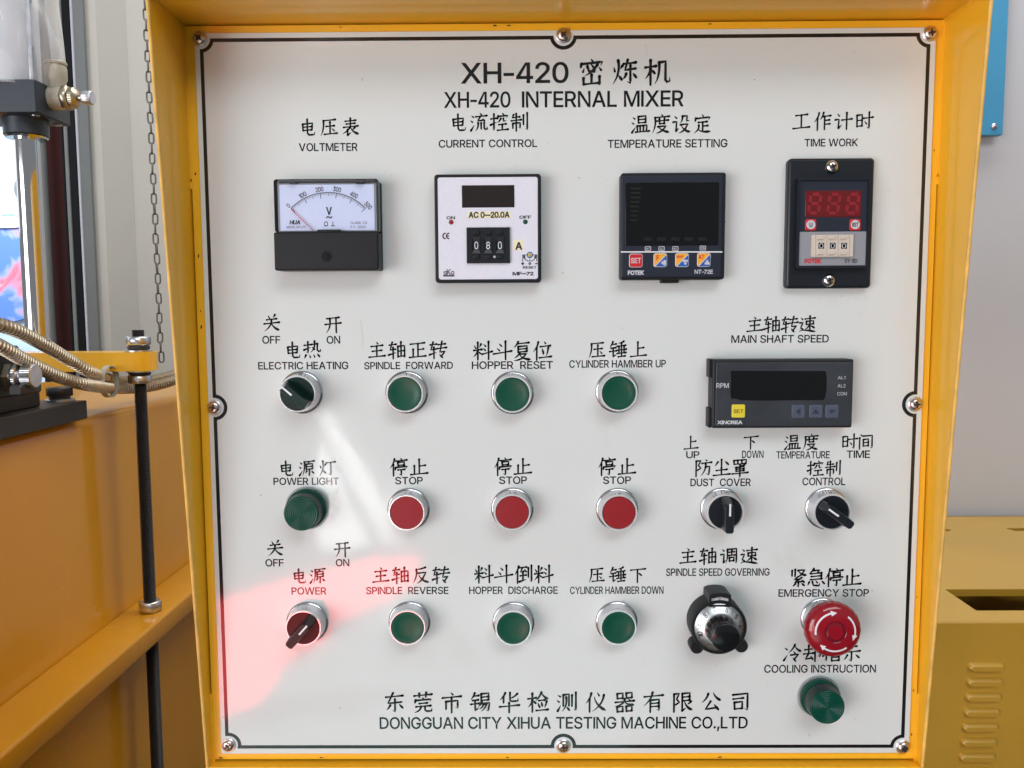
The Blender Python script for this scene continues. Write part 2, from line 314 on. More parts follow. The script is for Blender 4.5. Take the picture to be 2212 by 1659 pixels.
# ------------------------------------------------------------------ lettering
GL={'A':(480,"16,0 201,509 276,509 463,0 393,0 342,142 137,142 86,0|155,199 324,199 239,440"),
'B':(456,"60,0 60,509 241,509 274,507 304,501 329,491 350,477 367,461 381,442 390,421 396,398 398,374 397,353 393,336 387,320 378,307 368,295 356,286 343,278 329,272 315,267 315,262 331,260 347,254 363,245 378,234 391,220 402,203 411,184 416,161 418,136 416,111 410,88 400,67 386,48 368,31 344,18 317,8 284,2 247,0|125,57 245,57 281,60 309,67 330,80 344,96 353,115 355,137 354,153 350,169 342,184 333,197 320,209 306,218 289,225 269,229 248,231 125,231|125,285 238,285 256,287 273,290 288,296 302,304 314,314 323,326 330,340 335,355 336,372 333,393 326,412 313,429 294,442 270,449 240,452 125,452"),
'C':(510,"267,-7 242,-6 217,-2 194,5 171,13 150,25 131,39 113,55 97,73 82,93 70,115 59,140 51,166 45,193 41,223 40,254 41,285 45,315 51,343 59,369 70,393 82,415 97,436 113,454 131,470 150,484 171,495 194,504 217,510 242,514 267,516 293,514 317,511 340,504 362,496 383,485 402,471 419,456 435,438 448,418 459,397 467,373 473,348 408,348 404,365 397,380 389,395 380,407 369,418 357,428 344,437 330,444 315,449 300,453 284,455 267,456 237,453 209,445 184,432 161,414 141,391 125,364 113,332 106,295 103,254 106,213 113,177 125,145 141,117 161,94 184,76 210,63 237,56 267,53 284,54 300,56 315,60 330,65 344,72 357,81 369,90 380,102 389,114 397,128 404,144 408,160 473,160 467,135 459,112 448,91 435,71 420,53 402,38 383,24 363,13 341,5 317,-2 293,-6"),
'D':(502,"60,0 60,509 225,509 254,507 281,504 307,498 331,489 353,478 385,455 412,426 433,391 444,367 451,342 457,315 460,286 462,255 460,224 457,195 451,168 443,142 433,119 421,97 406,77 390,60 371,44 351,31 328,20 303,11 277,5 249,1 219,0|125,57 215,57 254,60 288,68 318,81 343,99 363,122 379,149 390,181 397,216 399,255 397,294 390,329 379,361 364,388 344,410 320,428 291,441 258,449 221,452 125,452"),
'E':(419,"60,0 60,509 372,509 372,452 125,452 125,286 355,286 355,229 125,229 125,57 375,57 375,0"),
'F':(410,"60,0 60,509 369,509 369,452 125,452 125,278 346,278 346,221 125,221 125,0"),
'G':(520,"269,-7 242,-6 217,-2 193,5 171,14 149,25 130,39 112,55 96,73 82,93 69,116 59,140 51,166 45,194 41,223 40,254 41,285 45,315 51,343 59,369 69,393 82,415 96,436 112,454 129,470 149,484 170,495 192,504 215,510 239,514 265,516 291,514 316,510 340,504 363,494 384,483 403,469 421,453 436,436 449,416 460,395 468,373 474,349 408,349 402,365 395,379 387,393 378,406 368,417 356,427 344,436 330,443 315,448 300,453 283,455 265,456 236,453 209,445 183,432 160,414 141,392 125,364 113,332 106,295 103,254 106,213 113,177 125,145 141,117 161,95 184,76 210,63 238,56 269,53 296,55 322,61 345,71 365,85 382,102 396,123 407,147 413,173 415,202 434,199 283,199 283,256 478,256 478,200 475,160 466,124 451,91 431,62 406,38 377,19 344,5 308,-4"),
'H':(517,"60,0 60,509 125,509 125,289 392,289 392,509 457,509 457,0 392,0 392,232 125,232 125,0"),
'I':(185,"60,0 60,509 125,509 125,0"),
'J':(396,"185,-7 143,-2 106,11 75,33 60,50 48,70 40,92 35,118 33,145 33,173 98,173 98,145 100,117 108,93 122,74 139,61 160,53 185,50 209,53 230,61 248,74 261,93 269,117 272,145 272,509 336,509 336,145 335,118 330,92 321,70 309,50 294,33 263,11 227,-2"),
'K':(467,"60,0 60,509 125,509 125,262 358,509 446,509 232,284 452,0 372,0 187,238 125,172 125,0"),
'L':(393,"60,0 60,509 125,509 125,57 361,57 361,0"),
'M':(628,"60,0 60,509 152,509 314,90 476,509 568,509 568,0 505,0 505,420 342,0 286,0 123,420 123,0"),
'N':(523,"60,0 60,509 130,509 400,98 400,509 463,509 463,0 393,0 123,411 123,0"),
'O':(533,"267,-7 241,-6 217,-2 194,5 171,13 150,25 131,39 113,55 97,73 82,93 70,115 59,140 51,166 45,193 41,223 40,254 41,285 45,315 51,343 59,369 70,393 82,415 97,436 113,454 131,470 150,484 171,495 194,504 217,510 241,514 267,516 293,514 317,510 340,504 363,495 384,484 403,470 421,454 437,436 451,415 464,393 474,369 482,343 488,315 492,285 493,254 492,223 488,193 482,166 474,140 464,115 451,93 437,73 421,55 403,39 384,25 363,13 340,5 317,-2 293,-6|267,53 296,55 324,63 349,76 372,94 392,116 408,144 420,176 428,213 430,254 428,295 420,332 408,365 392,392 372,415 349,433 324,446 296,453 267,456 237,453 210,445 184,433 161,415 142,392 125,364 113,332 106,295 103,254 106,213 113,176 125,144 142,117 161,94 184,76 210,63 237,55"),
'P':(445,"60,0 60,509 236,509 273,506 305,500 333,489 356,473 376,455 390,433 401,408 407,381 409,352 407,323 401,296 390,271 376,250 356,232 333,217 305,206 273,200 236,198 125,198 125,0|125,255 234,255 258,256 280,260 298,267 313,276 325,287 334,300 340,316 344,333 345,352 344,371 340,389 334,405 325,419 313,430 298,440 279,446 258,451 233,452 125,452"),
'Q':(533,"245,159 313,159 369,85 384,65 468,-48 401,-48 346,27 331,46|267,-7 241,-6 217,-2 194,5 171,13 150,25 131,39 113,55 97,73 82,93 70,115 59,140 51,166 45,193 41,223 40,254 41,285 45,315 51,343 59,369 70,393 82,415 97,436 113,454 131,470 150,484 171,495 194,504 217,510 241,514 267,516 293,514 317,510 340,504 363,495 384,484 403,470 421,454 437,436 451,415 464,393 474,369 482,343 488,315 492,285 493,254 492,223 488,193 482,166 474,140 464,115 451,93 437,73 421,55 403,39 384,25 363,13 340,5 317,-2 293,-6|267,53 296,55 324,63 349,76 372,94 392,116 408,144 420,176 428,213 430,254 428,295 420,332 408,365 392,392 372,415 349,433 324,446 296,453 267,456 237,453 210,445 184,433 161,415 142,392 125,364 113,332 106,295 103,254 106,213 113,176 125,144 142,117 161,94 184,76 210,63 237,55"),
'R':(449,"60,0 60,509 236,509 273,506 305,500 333,489 356,473 376,455 390,433 401,408 407,381 409,352 407,323 401,296 390,271 376,250 356,232 333,217 310,207 428,0 353,0 245,198 125,198 125,0|125,255 234,255 258,256 280,260 298,267 313,276 325,287 334,300 340,316 344,333 345,352 344,371 340,389 334,405 325,419 313,430 298,440 279,446 258,451 233,452 125,452"),
'S':(447,"224,-9 188,-7 156,-1 128,9 102,23 81,40 64,60 51,83 42,109 38,137 104,137 108,118 114,102 123,88 136,76 150,66 166,59 185,53 204,50 224,49 246,50 267,54 286,60 303,69 317,79 329,92 338,106 344,122 346,139 344,154 340,168 332,179 322,189 310,197 296,205 280,211 263,217 245,222 184,239 145,253 112,269 86,289 67,313 56,341 52,372 54,400 62,425 75,448 92,468 113,484 138,498 165,508 195,514 227,516 259,514 289,508 316,498 340,484 360,468 377,449 390,427 398,403 401,378 337,378 332,402 320,421 302,437 280,449 254,456 225,459 204,457 185,454 167,448 152,440 139,430 129,418 121,405 117,391 115,376 117,359 122,345 131,334 142,324 155,315 169,308 184,302 198,297 212,293 264,279 279,275 295,270 312,264 328,256 344,248 359,238 372,226 384,213 395,198 402,180 407,161 408,139 406,112 399,87 386,64 370,43 349,25 323,11 294,0 261,-7"),
'T':(449,"32,452 32,509 417,509 417,452 257,452 257,0 193,0 193,452"),
'U':(517,"259,-8 220,-6 186,2 154,15 126,33 103,55 85,80 71,108 63,140 60,173 60,509 124,509 124,178 126,155 132,133 141,113 153,95 169,80 187,68 208,59 232,53 259,52 285,53 309,59 331,68 349,80 364,95 377,113 385,133 391,155 393,178 393,509 457,509 457,173 454,140 446,108 433,80 414,55 391,33 363,15 332,2 297,-6"),
'V':(480,"14,509 86,509 240,85 394,509 466,509 276,0 204,0"),
'W':(686,"14,509 82,509 178,95 300,509 386,509 508,95 604,509 672,509 548,0 468,0 343,420 218,0 138,0"),
'X':(474,"10,0 195,262 22,509 98,509 235,310 372,509 448,509 275,262 460,0 382,0 235,213 88,0"),
'Y':(472,"203,0 203,208 16,509 91,509 192,344 203,327 213,309 222,292 231,274 240,254 250,230 224,230 233,254 242,275 251,293 260,310 270,327 280,344 381,509 455,509 268,208 268,0"),
'Z':(438,"42,0 42,46 273,385 284,400 295,415 306,431 318,446 329,461 341,476 348,454 327,453 306,453 285,452 265,452 244,452 223,452 40,452 40,509 397,509 397,462 169,129 157,113 146,97 134,81 122,65 110,49 97,33 90,54 111,55 131,56 152,57 173,57 193,57 214,57 399,57 399,0"),
'0':(453,"227,-7 191,-3 158,7 130,24 105,48 85,77 69,113 61,138 55,164 51,192 49,222 48,254 49,286 51,316 55,344 61,370 69,395 85,431 106,461 130,484 159,502 191,512 227,516 262,512 295,502 323,484 348,461 368,431 384,395 392,370 398,344 402,316 404,286 405,254 404,222 402,192 398,164 392,138 384,113 368,77 348,48 323,24 295,7 263,-3|227,50 250,52 271,60 290,74 306,92 320,116 330,144 338,176 342,213 344,254 342,295 338,332 330,365 320,393 306,416 290,435 271,449 250,457 227,460 203,457 182,449 163,435 147,416 134,393 123,365 115,332 111,295 109,254 111,213 115,176 123,144 134,116 147,92 163,74 182,60 203,52"),
'1':(453,"212,430 170,398 86,355 86,412 160,455 232,509 276,509 276,0 212,0"),
'2':(453,"64,0 64,47 234,229 252,248 268,266 282,282 294,298 303,312 311,327 316,341 319,356 320,371 319,389 315,405 308,419 298,431 287,441 273,449 258,455 241,458 224,460 205,458 188,454 172,447 159,438 148,427 139,413 132,398 128,381 127,362 66,362 68,391 75,418 86,442 102,464 121,482 143,496 168,507 196,513 225,516 254,513 281,507 306,497 328,482 346,465 361,445 372,423 379,398 381,372 380,354 377,336 371,318 363,299 351,280 336,259 317,235 294,209 267,180 153,60 153,57 389,57 389,0"),
'3':(453,"218,-7 188,-5 159,1 133,10 108,22 88,38 70,57 57,79 48,104 44,132 109,132 112,115 118,100 126,87 137,76 150,66 165,59 182,54 200,51 219,50 239,51 258,55 275,61 291,69 304,80 315,93 323,108 328,125 329,145 328,163 323,180 316,196 306,211 292,223 275,234 254,241 229,246 201,248 157,248 157,299 288,448 288,452 70,452 70,509 372,509 372,461 211,278 211,289 247,290 279,286 308,276 333,262 354,244 371,222 383,198 391,173 393,145 390,116 383,90 370,66 354,45 333,27 309,12 281,2 251,-5"),
'4':(453,"282,0 282,105 40,105 40,158 247,509 343,509 343,163 413,163 413,105 343,105 343,0|109,163 282,163 282,450"),
'5':(453,"221,-7 192,-5 165,1 140,11 118,25 99,41 83,60 71,82 63,105 60,130 122,130 125,115 130,102 138,89 148,78 160,68 173,60 188,54 204,51 221,50 241,51 259,56 276,64 291,75 304,89 314,104 322,122 326,141 328,162 326,183 321,203 314,221 303,237 290,251 275,262 257,270 238,275 218,277 201,276 184,273 167,268 152,262 139,255 128,246 67,253 96,509 366,509 366,452 151,452 134,301 136,301 148,311 162,318 178,325 194,330 212,333 229,334 252,332 274,328 294,321 313,311 330,299 345,285 358,269 370,251 379,231 386,210 390,187 391,163 388,132 381,102 369,76 352,52 332,32 309,15 282,3 253,-4"),
'6':(453,"226,-7 196,-4 168,3 142,15 119,31 100,51 84,74 73,101 66,130 64,162 65,187 71,212 80,239 93,268 112,302 137,340 252,509 322,509 151,261 145,261 151,270 157,279 165,288 174,295 184,302 196,307 208,311 221,313 235,314 265,312 291,305 316,295 337,280 355,262 370,240 380,215 387,187 389,157 387,127 379,98 368,73 352,50 333,30 310,14 284,3 257,-4|226,48 245,50 263,55 279,63 293,73 304,86 314,101 322,119 326,137 327,157 326,178 322,196 314,213 304,228 293,241 279,251 263,259 245,264 226,265 207,264 190,259 174,252 160,241 148,229 138,214 131,197 126,179 125,158 126,138 131,119 138,102 148,86 160,73 174,63 190,55 207,50"),
'7':(453,"97,0 320,452 62,452 62,509 391,509 391,452 165,0"),
'8':(453,"226,-7 193,-5 163,1 136,11 111,25 91,42 74,62 62,84 54,109 52,135 53,156 58,176 65,195 75,212 87,228 101,241 117,252 134,260 153,265 153,267 129,276 109,289 93,308 80,330 73,354 70,380 73,405 79,429 90,450 106,469 124,485 146,498 170,508 197,514 226,516 255,514 282,508 306,498 328,485 346,469 361,450 373,429 379,405 382,380 379,354 372,330 359,308 343,289 323,276 300,267 300,265 319,260 335,252 351,241 365,228 377,212 387,195 395,176 399,156 401,135 398,109 391,84 378,62 362,42 341,25 317,11 289,1 259,-5|226,49 248,50 267,54 285,60 300,69 313,79 323,91 331,106 335,121 337,139 335,157 330,173 322,189 312,202 298,213 283,223 265,230 247,234 226,235 206,234 187,230 169,223 154,213 140,202 130,189 122,173 117,157 115,139 117,121 121,106 129,91 139,79 152,69 167,60 185,54 205,50|226,290 244,291 260,294 274,300 287,308 298,318 307,330 314,344 318,359 319,376 318,392 314,407 308,420 299,432 288,442 275,449 260,455 244,459 226,460 208,459 192,455 177,449 164,442 153,432 145,420 138,407 134,392 133,376 134,359 138,344 145,330 154,318 165,308 178,300 193,294 209,291"),
'9':(453,"226,516 256,513 285,506 310,494 333,478 352,458 368,434 380,408 387,378 389,347 387,322 382,296 373,270 359,240 340,207 315,168 200,0 130,0 301,248 307,248 302,238 295,229 287,221 278,214 268,207 257,202 245,198 232,195 218,195 188,197 161,203 137,214 116,229 98,247 83,269 72,294 66,321 64,352 66,382 73,411 85,436 101,459 120,479 143,494 168,506 196,513|226,460 207,459 190,454 174,446 160,435 148,423 138,407 131,390 127,372 125,352 127,331 131,313 138,295 148,280 160,268 174,257 190,250 207,245 226,243 245,245 263,249 279,257 293,267 305,280 314,295 322,312 326,330 327,350 326,371 322,390 314,407 305,422 293,435 279,446 263,454 245,459"),
'-':(330,"337,244 337,188 114,188 114,244"),
'.':(188,"95,-4 83,-3 73,1 63,9 55,18 51,29 50,41 51,53 55,64 63,73 73,81 83,85 95,87 107,85 118,81 128,73 135,64 140,53 141,41 140,29 135,18 128,9 118,1 107,-3"),
',':(188,"38,-119 68,71 137,71 84,-119"),
'+':(453,"198,34 198,364 255,364 255,34|61,172 61,226 391,226 391,172"),
'~':(453,"52,150 53,176 58,199 66,218 76,233 89,246 103,255 119,261 135,265 151,266 168,265 183,262 197,256 212,247 228,235 246,221 257,211 267,204 275,198 282,195 290,193 299,192 312,194 323,199 332,207 339,219 343,234 344,253 400,253 399,226 394,204 386,185 376,170 364,157 349,148 334,142 318,138 301,137 284,138 269,141 254,148 239,156 224,168 207,182 195,191 185,199 177,204 170,208 162,210 154,210 141,209 130,204 121,196 114,185 109,169 108,150")}
SPACE=188
def loops_of(ch):
    a, d = GL[ch]; return a, [[tuple(map(int, p.split(','))) for p in L.split()] for L in (l.strip() for l in d.split('|')) if L]
GC = {}
def area2(L): return sum(L[i][0]*L[(i+1) % len(L)][1]-L[(i+1) % len(L)][0]*L[i][1] for i in range(len(L)))
def inside(p, L):
    r = False
    for i in range(len(L)):
        (x0, y0), (x1, y1) = L[i], L[i-1]
        if (y0 > p[1]) != (y1 > p[1]) and p[0] < (x1-x0)*(p[1]-y0)/(y1-y0)+x0: r = not r
    return r
def grow(L, d):                            # every outline moved sideways by d, with mitred corners
    n = len(L); out = []
    for i in range(n):
        a, b, c = Vector(L[i-1]), Vector(L[i]), Vector(L[(i+1) % n])
        u, v = (b-a).normalized(), (c-b).normalized(); n1, n2 = Vector((u.y, -u.x)), Vector((v.y, -v.x))
        m = n1+n2; k = m.length_squared
        m = m*(2/k) if k > .35 else n1
        out.append(tuple(b+m*d))
    return out
def glyph_pieces(ch, bold):
    if (ch, bold) in GC: return GC[ch, bold]
    ls = loops_of(ch)[1]; sg = 1 if area2(max(ls, key=lambda L: abs(area2(L)))) > 0 else -1
    d = sg*bold*509/2; outer = [L for L in ls if area2(L)*sg > 0]; holes = [L for L in ls if area2(L)*sg < 0]
    res = []
    for O in outer:
        mine = [H for H in holes if inside(H[0], O)]
        res.append(glyph_fill([grow(L, d) for L in [O]+mine]))
    GC[ch, bold] = res
    return res
def glyph_fill(loops):
    if True:
        c = bpy.data.curves.new('g', 'CURVE'); c.dimensions = '2D'; c.fill_mode = 'BOTH'
        for L in loops:
            sp = c.splines.new('POLY'); sp.points.add(len(L)-1); sp.use_cyclic_u = True
            for q, p in zip(sp.points, L): q.co = (p[0], p[1], 0, 1)
        o = bpy.data.objects.new('g', c); me = o.to_mesh()
        g = ([(v.co.x, v.co.y) for v in me.vertices], [tuple(f.vertices) for f in me.polygons])
        o.to_mesh_clear(); bpy.data.objects.remove(o); bpy.data.curves.remove(c)
    return g
def latin(mb, s, x0, x1, z0, z1, y, bold=0.0, shear=0.0, gap=0):
    # fits the string into x0..x1 with cap height z0..z1
    pen = 0; out = []
    for ch in s:
        if ch == ' ': pen += 190; continue
        a, ls = loops_of(ch); xs = [p[0] for L in ls for p in L]
        lo, hi = min(xs), max(xs); shift = -lo + 30
        out.append((ch, shift+pen, [[(p[0]+shift+pen, p[1]) for p in L] for L in ls])); pen += hi-lo+72+gap
    allx = [p[0] for g in out for L in g[2] for p in L]; lo, hi = min(allx), max(allx)
    sx = (x1-x0)/max(1, hi-lo); sz = (z1-z0)/509.0
    for ch, off, g in out:
        for pi_, (vs, fs) in enumerate(glyph_pieces(ch, bold)):
            mb.add([(x0+(p[0]+off-lo)*sx + shear*p[1]*sz, y-pi_*4e-6, z0+p[1]*sz) for p in vs], fs)
def text(k, s, x0, x1, ytop, ybot, h, m, parent, bold=0.04, shear=0.0, name='lettering', lift=0.00015, gap=0, rot=0.0):
    a = pt(k, x0, (ytop+ybot)/2, h); b = pt(k, x1, (ytop+ybot)/2, h)
    zt, zb = pt(k, (x0+x1)/2, ytop, h).z, pt(k, (x0+x1)/2, ybot, h).z
    mb = MB()
    if rot:
        xm, zm = (a.x+b.x)/2, (zt+zb)/2; wd, ht = (b.x-a.x)/2, (zt-zb)/2
        latin(mb, s, -wd, wd, -ht, ht, -h-lift, bold, shear, gap); c, q = cos(rot), sin(rot)
        mb.v = [(xm+x*c-z*q, y, zm+x*q+z*c) for x, y, z in mb.v]
    else: latin(mb, s, a.x, b.x, zb, zt, -h-lift, bold, shear, gap)
    return mb.build(name, m, parent, smooth=0)

